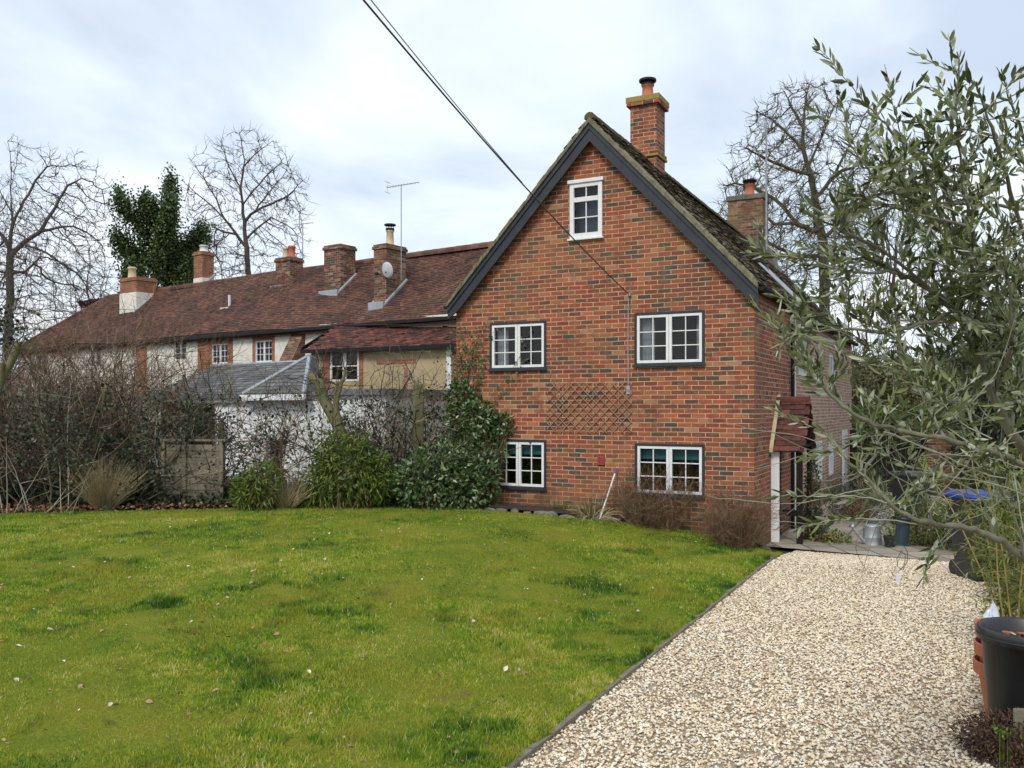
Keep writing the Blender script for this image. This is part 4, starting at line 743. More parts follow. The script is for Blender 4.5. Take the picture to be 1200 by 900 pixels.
# ivy clad tree
def ivy_tree():
    Z = 46; x = (192-600)/F*Z; e = empty('ivy_tree', (x, Z, 0), 0, 'tree smothered in dark green ivy standing behind the long roof', 'tree'); g = _rs(5)
    s = Z/F; pz = lambda px, py: np.array(((px-192)*s, 0, H-(py-HY)*s)); q = MB()
    limbs = [([(192, 520), (193, 420), (195, 330), (194, 290), (192, 240), (187, 203)], .42, 20, 6), ([(194, 330), (178, 285), (160, 252), (145, 236)], .22, 7, 4), ([(194, 322), (170, 305), (150, 292), (138, 276)], .2, 13, 9), ([(195, 320), (212, 290), (228, 280), (238, 272)], .2, 12, 9),
             ([(193, 300), (204, 268), (212, 246)], .14, 6, 4), ([(193, 345), (215, 325), (226, 312)], .16, 15, 8), ([(193, 350), (170, 335), (160, 320)], .16, 13, 8), ([(192, 262), (180, 250), (172, 244)], .1, 5, 3)]
    lp = []; ld = []
    for pts, r, wd0, wd1 in limbs:
        P_ = np.array([pz(*p) for p in pts]); P_[:, 1] += np.cumsum(g.randn(len(P_))*.35); q.tube(P_, np.linspace(r, r*.25, len(P_)), 7)
        t = g.rand(1300 if wd0 > 15 else 700)**.9; ti = t*(len(P_)-1); i0 = np.minimum(ti.astype(int), len(P_)-2); b = P_[i0]+(P_[i0+1]-P_[i0])*(ti-i0)[:, None]
        wd = (wd0+(wd1-wd0)*t)*s*.72; th = g.rand(len(t))*6.28; clp = .25+1.25*vnoise(b[:, 2]*1.3+wd0, th*1.5, 4); rr = wd*clp*g.rand(len(t))**.45
        lp.append(b+np.stack([np.cos(th)*rr, np.sin(th)*rr*.9, -.3*rr+.35*g.randn(len(t))], 1))
    q.build('trunk', M['ivybark'], e, smooth=True); lp = np.concatenate(lp); lp = lp[lp[:, 2] > 3.5]; K = len(lp); k3 = 5; lp = np.repeat(lp, k3, 0)+g.randn(K*k3, 3)*.18; q = MB()
    q.leaves(lp, g.randn(K*k3, 3)+(0, 0, -.3), g.randn(K*k3, 3)+(0, -.4, .8), .15, .12, curl=.2); q.build('crown', M['ivy'], e)
ivy_tree()

def walk(g, P0, D0, S, step, wob, trop=(0, 0, 0)):
    P_ = np.zeros((len(P0), S+1, 3)); P_[:, 0] = P0; d = unit(D0); step = np.broadcast_to(step, (len(P0),))[:, None]
    for s in range(S): d = unit(d+g.randn(*d.shape)*wob+np.asarray(trop)); P_[:, s+1] = P_[:, s]+d*step
    return P_
def wprisms(q, Wk, r0, r1, sides=3, mat=0):
    S = Wk.shape[1]-1; rn = np.random.rand(len(Wk)); rs = np.linspace(1, r1/r0, S+1); r0 = np.broadcast_to(r0, (len(Wk),))
    for s in range(S): q.prisms(Wk[:, s], Wk[:, s+1], r0*rs[s], r0*rs[s+1], sides, mat, rn)
def twigs(g, q, base_r, n, h, spread, r=.008, lv=2, S=7, wob=.16, trop=(0, 0, .04), kids=5, kl=.45, mat=0, upb=1.0, el=1.0, z0=0):
    th = g.rand(n)*6.28; rr = base_r*g.rand(n)**.5; P0 = np.stack([np.cos(th)*rr*el, np.sin(th)*rr, np.zeros(n)+z0], 1)
    D = np.stack([np.cos(th)*spread*g.rand(n)*el, np.sin(th)*spread*g.rand(n), upb*(.6+.6*g.rand(n))], 1)+g.randn(n, 3)*.15*spread
    Wk = walk(g, P0, D, S, h/S*(.65+.5*g.rand(n)), wob, trop); wprisms(q, Wk, r, r*.35, 4, mat); allW = [Wk]; cur = Wk; cr = r
    for l in range(lv):
        m = len(cur)*kids; k = g.randint(0, len(cur), m); s = g.randint(1, cur.shape[1]-1, m); A = cur[k, s]; d = unit(cur[k, s+1]-cur[k, s]); d = d+g.randn(m, 3)*.65; cr *= .6; ll = h*kl*(.5)**l
        cur = walk(g, A, d, 4, ll/4*(.4+.8*g.rand(m)), wob*1.4, trop); wprisms(q, cur, cr, cr*.4, 3, mat); allW.append(cur)
    return allW
def gloc(px, py, dy=0): p = gpt(px, py); p = p*(1+dy/p[1]); return (float(p[0]), float(p[1]), float(gz(p[0], p[1])))
HG = 'bare shrubs in the hedge behind the lawn'
def bare_shrub(px, Z, h, spread, seed, label, mat='greystem', n=34, base=.5, kids=6, lv=2, r=.011, upb=1, wob=.2, group=HG, el=1.4, kl=.5, leaf=0, lmat='darkleaf', trop=(0, 0, .02), name='bare_shrub', cat='shrub', z0=0, S=7):
    x = (px-600)/F*Z; g = _rs(seed); e = empty(name, (x, Z, float(gz(x, Z))-.05), 0, label, cat, group); q = MB(); Ws = twigs(g, q, base, n, h, spread, r, lv, S=S, kids=kids, upb=upb, wob=wob, el=el, kl=kl, trop=trop, z0=z0); q.build('stems', M[mat], e)
    if leaf:
        q = MB(); P_ = np.concatenate([w[:, 1:].reshape(-1, 3) for w in Ws]); P_ = P_[P_[:, 2] < h*.75]; P_ = P_[g.randint(0, len(P_), leaf)]+g.randn(leaf, 3)*.05
        q.leaves(P_, g.randn(leaf, 3), g.randn(leaf, 3)+(0, -.3, .6), .06+.04*g.rand(leaf), .05); q.build('foliage', M[lmat], e)
    return e
specs = [(-60, 16.0, 3.1, 1.0, 'greystem', 0, 'grey thorny bare shrub cut off by the left edge of the hedge'), (20, 15.6, 2.8, 1.2, 'greystem', 500, 'bare shrub in the hedge over the arching pale canes'),
         (75, 16.6, 3.1, 1.0, 'brownstem', 900, 'brown bare shrub in the hedge behind the straw coloured grass clump'), (125, 15.9, 2.7, 1.0, 'greystem', 3000, 'dark dense shrub with ivy directly above the straw grass clump'),
         (178, 16.3, 2.9, 1.1, 'greystem', 2600, 'dark twiggy shrub with small leaves left of the fence panel'), (238, 16.9, 2.7, 1.1, 'greystem', 60, 'bare shrub arching over the small fence panel'),
         (296, 16.9, 2.6, .9, 'greystem', 0, 'open bare shrub before the white annexe wall'), (355, 16.6, 2.3, 1.0, 'brownstem', 60, 'bare shrub tangled around the pruned leaning trunk'), 
         (430, 16.6, 2.9, .8, 'greystem', 1300, 'upright bare shrub between pruned trunk and square post'), (468, 17.0, 2.7, .8, 'greystem', 1500, 'fine twigged bare shrub just left of the square post')]
ns_ = [24, 24, 24, 36, 28, 9, 6, 10, 16, 22]
for k, (px, Z, h, spd, mt, lf, lb) in enumerate(specs): bare_shrub(px, Z, h, spd, 60+k, lb, mt, n=ns_[k], leaf=lf, kids=5, lv=2, r=.014, base=.6, wob=.17)
for k, (px, h, lb) in enumerate([(10, 4.0, 'tall bare reddish brown bush by the left end of the cottage row'), (66, 4.0, 'tall bare brown bush covering the last cottage window'), (114, 3.1, 'tall brown bush just right of the last two cottage windows')]):
    bare_shrub(px, 24, h+.2, 1.0, 90+k, lb, 'brownstem', n=48, base=1.3, kids=8, r=.014, group='tall brown bushes behind the hedge', wob=.16)
for k, (px, Z, lb) in enumerate([(205, 18.5, 'sparse pale bush with arching twigs in front of the slate roof'), (30, 18, 'pale twiggy bush rising above the far left of the hedge')]):
    bare_shrub(px, Z, 2.7, .9, 100+k, lb, 'palestem', n=11, base=.5, kids=5, r=.008, group=None, wob=.2)
for k, (px, lb) in enumerate([(520, 'pale clematis like stems climbing the ochre outhouse wall on the right'), (455, 'pale dry climber stems over the ochre outhouse wall')]):
    bare_shrub(px, 18.2, 2.7, .4, 106+k, lb, 'palestem', n=22, base=.6, kids=7, r=.006, group='pale climbers before the outhouse', wob=.3, leaf=500, lmat='viburnum')
# low undergrowth: dark leafy mass along the back of the lawn
g = _rs(200); q = MB(); n = 15000; pxs = -160+g.rand(n)*690; t = g.rand(n); hgt = (.25+.75*vnoise(pxs*.018, t*3, 9))*(1.0-.62*sst(165, 200, pxs)*sst(520, 470, pxs)); xs = (pxs-600)/F; Zs = 15.2+.8*t+g.rand(n)*.9; X = xs*Zs
zz = gz(X, Zs)+g.rand(n)**1.4*hgt; q.leaves(np.stack([X, Zs, zz], 1), g.randn(n, 3), g.randn(n, 3)+(0, -.3, .8), .07+.05*g.rand(n), .06); 
A = np.stack([X, Zs, zz], 1)[:4500]; q.prisms(A, A+g.randn(4500, 3)*.16+(0, 0, .1), .005, .003, 3)
q.build('undergrowth', M['darkleaf'], kind='stuff', label='dark tangled undergrowth at the foot of the hedge', cat='undergrowth')
g = _rs(201); n = 2600; pxs = -100+g.rand(n)*600; p = np.stack([np.interp(pxs, [f[0] for f in FPX], FAR[:, 0]), np.interp(pxs, [f[0] for f in FPX], FAR[:, 1])], 1)*(1.005+.075*g.rand(n)[:, None]); q = MB()
q.leaves(np.stack([p[:, 0], p[:, 1], gz(p[:, 0], p[:, 1])+.01+.08*g.rand(n)], 1), g.randn(n, 3)*(1, 1, .3), g.randn(n, 3)*.4+(0, -.2, 1), .07, .05, curl=.3); q.build('leaf_litter', M['litter'], kind='stuff', label='brown fallen leaves along the back edge of the lawn', cat='leaves')
# scattered leaves on lawn and gravel
g = _rs(202); n = 1100; X = g.rand(n)*12-7; Y = 5+g.rand(n)*9; lx_, ly_ = tohl(X, Y); ok = lx_ < 5.7; X, Y = X[ok], Y[ok]; X = np.append(X, [P(905, 768, 7.4)[0], P(948, 800, 6.7)[0], P(985, 878, 5.4)[0]]); Y = np.append(Y, [7.4, 6.75, 5.4]); n = len(X)
q = MB(); sz_ = .016+.042*g.rand(n)**2.2; q.leaves(np.stack([X, Y, gz(X, Y)+.035], 1), g.randn(n, 3)*(1, 1, .2), g.randn(n, 3)*.3+(0, 0, 1), sz_, sz_*.65, simple=False, curl=.4); q.build('fallen_leaves', rndmat('pale and brown dead leaves', [(0, (.12, .06, .035)), (.5, (.30, .15, .085)), (.75, (.42, .30, .19)), (1, (.70, .66, .55))], .8), kind='stuff', label='scattered dead leaves lying on the lawn and gravel', cat='leaves')

# leafy shrubs
def leafy(name, px, Z, parts, mat, seed, label, n, L, Wd, stem='brownstem', droop=0, group=None, z0=0, cat='shrub', simple=True, sm=.06):
    x = (px-600)/F*Z; g = _rs(seed); e = empty(name, (x, Z, float(gz(x, Z))-.03), 0, label, cat, group); q = MB(); s = MB()
    for cx, cy, cz, rx, ry, rz in parts:
        m = int(n*rx*rz/sum(p[3]*p[5] for p in parts)); c = unit(g.randn(m, 3))*(.35+.65*g.rand(m, 1)**.4)
        c *= (.78+.45*vnoise(c[:, 0]*2.5+seed+9, c[:, 2]*2.5+c[:, 1]*2+9, seed))[:, None]; p = c*(rx, ry, rz)+(cx, cy, cz); ok = p[:, 2] > .02; p = p[ok]; c = c[ok]
        d = unit(c+g.randn(len(p), 3)*.7+(0, 0, -droop)); q.leaves(p, d, c+g.randn(len(p), 3)*.5+(0, 0, .8), L*(.7+.6*g.rand(len(p))), Wd, simple=simple)
        ns = 60; tp = unit(g.randn(ns, 3))*(rx*.8, ry*.8, rz*.8)+(cx, cy, cz); b = np.stack([cx*.6+.1*g.randn(ns), .1*g.randn(ns), np.zeros(ns)], 1); mid = (b+tp)/2+g.randn(ns, 3)*.06; s.prisms(b, mid, .010, .008, 4); s.prisms(mid, tp, .008, .003, 4)
    s.build('stems', M[stem], e); q.build('foliage', M[mat], e); return e
leafy('green_shrub', 412, 15.3, [(0, 0, .62, .60, .5, .58), (-.32, .05, .98, .30, .35, .42), (.36, 0, .55, .46, .45, .48), (.1, 0, 1.05, .28, .3, .32), (-.5, 0, .4, .35, .3, .4)], 'limeleaf', 1, 'rounded yellow green leafy shrub at the back of the lawn', 5200, .13, .032, droop=.5)
leafy('green_shrub', 306, 15.0, [(0, 0, .42, .34, .3, .44), (-.22, 0, .3, .22, .25, .32)], 'limeleaf', 2, 'small bright green bushy clump in front of the annexe wall', 1500, .14, .028, droop=.3)
leafy('viburnum', 530, 15.25, [(-.25, 0, .55, .78, .5, .52), (.28, -.05, .55, .5, .4, .62), (-.7, 0, .45, .4, .4, .35)], 'viburnum', 3, 'broad dark evergreen shrub with pale edged leaves against the cottage corner', 5200, .085, .05)
leafy('climbing_shrub', 552, 15.4, [(0, 0, 1.55, .42, .24, .40), (.42, .0, 1.50, .34, .14, .20), (-.22, .1, 1.95, .26, .2, .34), (.0, 0, 1.0, .55, .25, .42)], 'viburnum', 4, 'upper evergreen shrub climbing beside the lower left cottage window', 4200, .08, .048)
# ivy runners on the left edge of the gable
e = empty('wall_ivy', hl(.1, -.03, 2.3), HA, 'thin ivy runners creeping up the left edge of the brick gable', 'climber'); g = _rs(9); q = MB(); q2 = MB(); n = 22
P0 = np.stack([g.rand(n)*.7-.1, np.full(n, -.01), g.rand(n)*.5-.5], 1); Wk = walk(g, P0, np.stack([g.randn(n)*.3, np.zeros(n), np.ones(n)], 1), 12, .10+.06*g.rand(n), .22, (-.02, 0, .05)); Wk[..., 1] = -.012; wprisms(q, Wk, .006, .002, 4); q.build('stems', M['brownstem'], e)
p = Wk.reshape(-1, 3); p = p[g.randint(0, len(p), 520)]+g.randn(520, 3)*(.03, .004, .03); p[:, 1] = -.02; q2.leaves(p, g.randn(520, 3)*(1, .2, 1), g.randn(520, 3)*.3+(0, -1, 0), .05, .042); q2.build('foliage', M['ivy'], e)

# grasses, canes, stems
def blades(name, px, Z, n, h, spread, mat, seed, label, cat='grass clump', r=.004, base=.12, drp=-.14, S=7, group=None, zup=.6, loc=None, pnam='leaves'):
    x = (px-600)/F*Z; g = _rs(seed); e = empty(name, loc if loc is not None else (x, Z, float(gz(x, Z))-.02), 0, label, cat, group); q = MB(); th = g.rand(n)*6.28; rr = base*g.rand(n)**.5
    P0 = np.stack([np.cos(th)*rr, np.sin(th)*rr, np.zeros(n)], 1); sp_ = spread*g.rand(n); D = np.stack([np.cos(th)*sp_, np.sin(th)*sp_, np.full(n, zup)], 1)
    Wk = walk(g, P0, D, S, h/S*(.5+.7*g.rand(n)), .06, (0, 0, drp)); 
    if pnam == 'canes':
        for w in Wk: q = MB(); q.tube(w, np.linspace(r, r*.3, len(w)), 5); q.build('cane', M[mat], e, smooth=True)
        return e
    wprisms(q, Wk, r, r*.3, 3); q.build(pnam, M[mat], e); return e
blades('grass_clump', 122, 15.0, 900, .85, .6, 'straw', 21, 'large straw brown ornamental grass clump before the dark hedge', zup=.8, drp=-.07, r=.0035)
blades('grass_clump', 335, 15.2, 420, .75, .8, 'straw', 22, 'dry orange brown stems beside the small bright green clump', zup=.7, drp=-.05)
for k, (px, h, lb) in enumerate([(42, 1.9, 'long pale arching cane springing from the left lawn edge'), (70, 2.1, 'longest pale cane leaning up right from the left border'), (5, 1.3, 'short pale canes at the far left of the border')]):
    blades('arching_canes', px, 14.6, 5, h, 1.0, 'palestem', 30+k, lb, 'canes', r=.009, base=.25, drp=-.03, zup=.7, group='pale arching canes in the border', pnam='canes')
blades('iris_clump', 692, 14.32, 190, .42, 1.3, 'straw', 41, 'collapsed dead iris leaves at the foot of the gable', 'plant', r=.008, zup=.45, drp=-.2, base=.2)
blades('iris_clump', 694, 14.42, 60, .34, .7, 'limeleaf', 42, 'fresh green leaf blades rising from the dead iris leaves', 'plant', r=.007, zup=.9, drp=-.08, base=.14)
blades('iris_clump', 655, 14.75, 60, .25, .9, 'limeleaf', 43, 'small green tuft left of the dead iris leaves', 'plant', r=.006, zup=.8, drp=-.08, base=.1)
blades('iris_clump', 483, 15.9, 70, .3, .8, 'limeleaf', 44, 'little green leaf tuft below the dark evergreen shrub', 'plant', r=.008, zup=.9, drp=-.08, base=.14)
p = hl(3.6, -.38); e = bare_shrub(770, 14.1, .98, .75, 51, 'brown twiggy shrub growing in front of the lower right gable window', 'brownstem', n=120, base=.28, kids=7, r=.005, group='brown twiggy shrubs under the gable', wob=.14, el=1.3, kl=.35)
bare_shrub(862, 13.05, .90, .5, 52, 'brown twiggy shrub growing at the right corner of the gable', 'brownstem', n=100, base=.22, kids=7, r=.0045, group='brown twiggy shrubs under the gable', wob=.12, el=1.0, kl=.35)

# left border timber: pruned trunk, posts, fence panel, mossy log
def limb(q, pts, Z, r, M0, sides=10, seed=1):
    g = _rs(seed); P_ = np.array([P(*p, Z) for p in pts]); t = np.linspace(0, len(P_)-1, len(P_)*4); Q = np.stack([np.interp(t, np.arange(len(P_)), P_[:, k]) for k in range(3)], 1); Q[1:-1] = (Q[:-2]+2*Q[1:-1]+Q[2:])/4; Q += g.randn(*Q.shape)*.008
    q.tube(Q-M0, np.interp(t, np.arange(len(P_)), r), sides)
b0 = gpt(405, 590)*1.06; b0 = np.array((b0[0], b0[1], float(gz(*b0)))); e = empty('pruned_tree', tuple(b0), 0, 'pale pruned tree trunk with cut stubs leaning left behind the green shrub', 'tree'); q = MB(); Zb = 16.3
limb(q, [(415, 600), (408, 545), (398, 500), (380, 470), (374, 448), (362, 442)], Zb, [.12, .12, .11, .10, .10, .08], b0); limb(q, [(396, 498), (393, 475), (396, 452)], Zb-.05, [.09, .06, .05], b0); limb(q, [(394, 466), (402, 445), (405, 430)], Zb-.05, [.045, .03, .02], b0); q.build('trunk', M['mosswood'], e, smooth=True)
g = _rs(77); q = MB(); A = np.array([P(374, 448, Zb), P(396, 452, Zb), P(404, 435, Zb), P(380, 470, Zb)])[g.randint(0, 4, 60)]-b0; Wk = walk(g, A, g.randn(60, 3)+(0, 0, .5), 6, .13, .25, (0, 0, .05)); wprisms(q, Wk, .009, .003, 4); q.build('crown', M['greystem'], e)
q = MB(); Zp = 16.3; p0 = P(484, 595, Zp); tz = P(490, 450, Zp)[2]; zb = float(gz(p0[0], Zp)); q.box(-.09, .09, -.09, .09, -.3, tz-zb, 0, TR(0, 0, 0, .3)); q.build('square_post', M['mosswood'], loc=(P(490, 500, Zp)[0], Zp, zb), label='thick weathered square wooden post beside the evergreen shrub', cat='post', bevel=.02)
Zp = 16.7; tz = P(260, 490, Zp)[2]; zb = float(gz(P(260, 500, Zp)[0], Zp)); q = MB(); g = _rs(3); q.tube([(0, 0, -.3), (.01, 0, .5), (-.02, 0, tz-zb)], [.07, .065, .05], 8); q.build('round_post', M['limeleaf'] if 0 else M['mosswood'], loc=(P(260, 500, Zp)[0], Zp, zb), smooth=True, label='slim round mossy post right of the fence panel', cat='post')
e = empty('fence_panel', (*P(192, 540, 15.75)[:2], float(gz(*P(192, 540, 15.75)[:2]))), -.12, 'weathered horizontal board fence panel half hidden in the hedge', 'fence'); hh = P(220, 517, 15.75)[2]-float(e.location.z)
q = MB()
for k in range(9): z = .05+k*(hh-.1)/9; q.box(.0, 1.12, .0+.012*(k % 2), .018+.012*(k % 2), z, z+(hh-.1)/9-.008)
q.build('board', M['oldwood'], e)
for x in (0, .40, 1.10): q = MB(); q.box(x-.035, x+.035, -.04, -.001, 0, hh); q.build('batten', M['oldwood'], e, bevel=.004)
q = MB(); q.box(-.05, 1.18, -.05, .06, hh, hh+.04); q.build('cap_rail', M['oldwood'], e, bevel=.004)
b0 = P(-20, 560, 14.9); b0[2] = gz(b0[0], 14.9); e = empty('leaning_tree', tuple(b0), 0, 'mossy sawn trunk leaning in from the left edge of the view', 'tree'); q = MB(); limb(q, [(-60, 590), (-30, 510), (-5, 460), (22, 404)], 14.9, [.11, .085, .075, .06], b0); limb(q, [(-12, 490), (-2, 455), (2, 425)], 14.8, [.07, .06, .05], b0); q.build('trunk', M['mosswood'], e, smooth=True)
q = MB(); g = _rs(7); n = 260; A = (P(0, 380, 14.9)-b0)+g.randn(n, 3)*(.22, .2, .2); q.leaves(A, g.randn(n, 3), g.randn(n, 3)+(0, 0, 1), .10, .06); n = 30; limbp = P(22, 408, 14.9)-b0; Wk = walk(g, np.repeat(limbp[None], n, 0), g.randn(n, 3)+(-.3, 0, .4), 6, .09, .2); wprisms(q, Wk, .006, .002); q.build('crown', M['darkleaf'], e)

# ------------------------------------------------------------------ bed in front of the gable, stone kerb
q = MB(); top = [(470, 589), (540, 594), (600, 600), (660, 605), (740, 612), (800, 620), (850, 631), (880, 639), (900, 645)]
fr = np.array([gpt(*p) for p in top]); bk = np.array([hl(x, .02)[:2] for x in np.linspace(-1.5, GW+.1, len(top))]); V = []
for r_ in range(5):
    t = r_/4; p = fr*(1-t)+bk*t; V.append(np.stack([p[:, 0], p[:, 1], gz(p[:, 0], p[:, 1])+.035+.03*math.sin(t*3.1)+.02*_rs(r_).rand(len(p))], 1))
q.add(np.concatenate(V), [(r_*9+i, r_*9+i+1, r_*9+i+10, r_*9+i+9) for r_ in range(4) for i in range(8)]); q.build('flower_bed', M['soil'], kind='structure')
KG = 'rough stones edging the flower bed'
q = MB(); ts_ = np.linspace(0, 8, 34); kp = np.stack([np.interp(ts_, np.arange(9), fr[:, 0]), np.interp(ts_, np.arange(9), fr[:, 1])], 1); g = _rs(61); ks = []
desc = ['flat grey', 'dark mossy', 'pale worn', 'brown lumpy']; e = empty('stone_kerb', (float(kp[16, 0]), float(kp[16, 1]), float(gz(*kp[16]))), 0, 'curved low kerb of rough dark stones round the bed under the gable', 'kerb')
for i in range(33):
    a, b = kp[i], kp[i+1]; m = (a+b)/2; L = np.linalg.norm(b-a)*.48; an = math.atan2(*(b-a)[::-1]); lo_ = np.array(e.location)
    q = MB(TR(m[0]-lo_[0], m[1]-lo_[1], float(gz(*m))-lo_[2], an+g.randn()*.05)); v = ico*(1+.55*(g.rand(12, 1)-.5)); v = np.sign(v)*np.abs(v)**.8*np.array((L*(.7+.55*g.rand()), .05+.05*g.rand(), .03+.045*g.rand())); q.add(v, icf); q.build('kerb_stone', M['stone'], e, smooth=False, bevel=.006)
# stick, trellis, small bits at the wall
a = hl(gpx(714, 606)[0], -.45, 0); t_ = hl(gpx(725, 546)[0], -.06, 0); tz = gpx(725, 546)[1]; bz = float(gz(a[0], a[1])); q = MB(); L_ = np.array((t_[0]-a[0], t_[1]-a[1], tz-bz)); q.tube([(0, 0, 0), L_*.98], .013, 7); q.tube([L_*.86, L_*.97], .017, 7, 1); q.build('garden_cane', [M['white'], M['purple']], loc=(a[0], a[1], bz), label='white stick with purple grip leaning on the brick gable', cat='stick')
xa, zt_ = gpx(643, 449); xb, zb_ = gpx(741, 508); xb = gpx(741, 480)[0]; e = empty('trellis', hl(xa, -.02, zb_), HA, 'expanding diamond lattice trellis fixed flat on the brick gable', 'trellis'); w_, h_ = xb-xa, zt_-zb_; sp_ = .155
def diag(sg, name):
    q = MB(); off = .0 if sg > 0 else -.012; n = int((w_+h_)/sp_)+1
    for k in range(n):
        c = k*sp_-(h_ if sg > 0 else 0); pts = clip([(c-.009 if sg > 0 else c-.009, 0), (c+.009, 0), (c+.009+sg*h_, h_), (c-.009+sg*h_, h_)], [(-1, 0, .02), (1, 0, w_)])
        if len(pts) > 2: q.prism([(x, z) for x, z in pts], off-.008, off)
    q.build(name, M['trellis'], e)
diag(1, 'lattice'); diag(-1, 'lattice')
# items on the sill of the lower left window
sx, _, sz, _ = WLL
q = MB(); q.box(-.06, .06, -.02, .02, 0, .25); q.build('folder', M['orange'], loc=hl(sx+.19, .12, sz+.05), label='orange card folder standing inside the lower left window', cat='folder')
bpy.data.objects['folder'].rotation_euler.z = HA
q = MB(); q.box(-.04, .04, -.01, .01, 0, .11, 0); q.box(-.022, .022, -.013, -.0101, .035, .075, 1); q.build('timer', [M['white'], M['dark']], loc=hl(sx+.16, .07, sz+.33), label='small white gadget hanging in the lower left window pane', cat='gadget'); bpy.data.objects['timer'].rotation_euler.z = HA

# ------------------------------------------------------------------ overhead cables
wp = hl(bx_, -.06, bz_)
def cable(name, pts, r, label, cat='cable'):
    p = np.array(pts); t = np.linspace(0, 1, 40); q = MB(); A, B = p[0], p[-1]; sag = p[1][0]; Q = A+(B-A)*t[:, None]; Q[:, 2] -= sag*4*t*(1-t); q.tube(Q-A, r, 6); return q.build(name, M['wire'], loc=tuple(A), label=label, cat=cat)
def cab(name, A, B, sag, r, label):
    t = np.linspace(0, 1, 44)[:, None]; Q = A+(B-A)*t; Q[:, 2:] -= sag*4*t*(1-t); q = MB(); q.tube(Q-A, r, 6); q.build(name, M['wire'], loc=tuple(A), label=label, cat='cable', group='overhead service cables')
B_ = P(440, 0, 7.2); dirv = B_-wp; end = wp+dirv*2.1; end[2] += .55
cab('overhead_cable', wp, end, .38, .009, 'black telephone cable running from the top of the view to the gable')
cab('overhead_cable', P(612, 214, 13.2), end+np.array((.12, 0, .10)), .22, .006, 'thinner second strand joining the telephone cable beside the bargeboard')
for k, (y0, y1) in enumerate([(349, 368), (352, 381)]): cab('overhead_cable', P(-60, y0, 20), P(520, y1, 20.5), .15, .006, ['upper thin cable crossing in front of the long tiled roof', 'lower thin cable crossing in front of the long tiled roof'][k])

# ------------------------------------------------------------------ right hand background: wood on the slope, hedge, fence, wall
g = _rs(300); n = 42000; X = 9+g.rand(n)*42; Y = 40+g.rand(n)**1.3*34; hm = 1.5+5.5*vnoise(X*.28, Y*.22, 31)*(.6+.4*vnoise(X*.9, Y*.9, 32)); z = gz(X, Y)+hm*g.rand(n)**.6; q = MB()
q.leaves(np.stack([X, Y, z], 1), g.randn(n, 3), g.randn(n, 3)+(0, -.4, .8), .34, .2, 0, np.clip(vnoise(X*.3, Y*.3, 33)*.7+.3*g.rand(n), 0, 1)); q.prisms(np.stack([X, Y, z], 1)[:9000], np.stack([X, Y, z], 1)[:9000]+g.randn(9000, 3)*.5+(0, 0, .9), .02, .008, 3, 0, .2)
q.build('far_wood', M['hillscrub'], kind='stuff', label='brownish green winter woodland on the slope at the right', cat='wood')
def dense_hedge(name, x0, x1, y, z0, z1, dp, n, mat, seed, label, L=.07, loc=None, cat='hedge', group=None, rnd=.12):
    g = _rs(seed); c = np.array(((x0+x1)/2, y, z0)); e = empty(name, tuple(c), 0, label, cat, group); u = g.rand(n, 3)*2-1; sh = np.abs(u).max(1, keepdims=True); u = u/sh**.75
    nn = np.zeros_like(u); k = np.abs(u).argmax(1); nn[np.arange(n), k] = np.sign(u[np.arange(n), k]); p = u*((x1-x0)/2, dp/2, (z1-z0)/2)+(0, 0, (z1-z0)/2)+g.randn(n, 3)*rnd*.35; p *= (1, 1, 1); p[:, 2] += (vnoise(p[:, 0]*2+seed, p[:, 1]*2, seed)-.5)*rnd*2
    q = MB(); q.leaves(p, g.randn(n, 3), nn+g.randn(n, 3)*.6, L, L*.6); q.build('foliage', M[mat], e); q = MB(); m = 60; A = (g.rand(m, 3)*2-1)*((x1-x0)/2.2, dp/3, 0); q.prisms(A, A+g.randn(m, 3)*.1+(0, 0, (z1-z0)*.8), .012, .005, 4); q.build('stems', M['bark'], e); return e
dense_hedge('clipped_hedge', 9.2, 17.5, 27.5, .3, 2.08, 1.6, 9000, 'conifer', 1, 'long clipped green hedge behind the dark fence', L=.12)
xf = lambda px, Z: (px-600)/F*Z
e = empty('dark_fence', (xf(1000, 23.5), 23.5, -.2), 0, 'dark vertical board fence past the end of the brick cottage', 'fence'); q = MB()
for k in range(16): q.box(k*.13, k*.13+.10, 0, .02, 0, 1.55+.03*(k % 3))
q.build('board', M['darkwood'], e)
for x in (-.05, 1.0, 2.05): q = MB(); q.box(x, x+.1, .021, .12, 0, 1.7); q.build('post', M['darkwood'], e)
q = MB(); q.box(0, 2.1, -.03, -.001, 1.2, 1.28); q.build('rail', M['darkwood'], e)
q = MB(); q.box(0, 5.5, 0, .22, -.4, 1.35); q.box(-.03, 5.53, -.03, .25, 1.35, 1.42); q.build('garden_wall', M['brick_old'], loc=(xf(1088, 23), 23, 0), label='low old red brick wall right of the dark fence', cat='wall')
# planting by the cottage side wall
p = hl(6.35, 5.2); leafy('dark_shrub', 600+p[0]/p[1]*F, p[1], [(0, 0, .33, .6, .9, .42), (.2, .9, .3, .5, .7, .36)], 'darkleaf', 11, 'low dark shrub beside the path past the porch', 3200, .05, .02, group=None)
p = hl(6.15, 8.6); leafy('dark_shrub', 600+p[0]/p[1]*F, p[1], [(0, 0, .4, .6, .9, .5)], 'darkleaf', 12, 'farther purplish dark shrub along the cottage side wall', 2200, .06, .025)
p = hl(5.95, 2.0); leafy('porch_climber', 600+p[0]/p[1]*F, p[1], [(0, 0, .8, .13, .2, .75), (.0, 0, .3, .2, .3, .35)], 'darkleaf', 13, 'dark climbing plant growing up the porch posts', 1500, .05, .035, cat='climber')
p = hl(6.25, 1.9); leafy('low_plant', 600+p[0]/p[1]*F, p[1], [(0, 0, .12, .3, .3, .15)], 'limeleaf', 14, 'small bright green plant at the foot of the porch', 420, .06, .035, cat='plant')
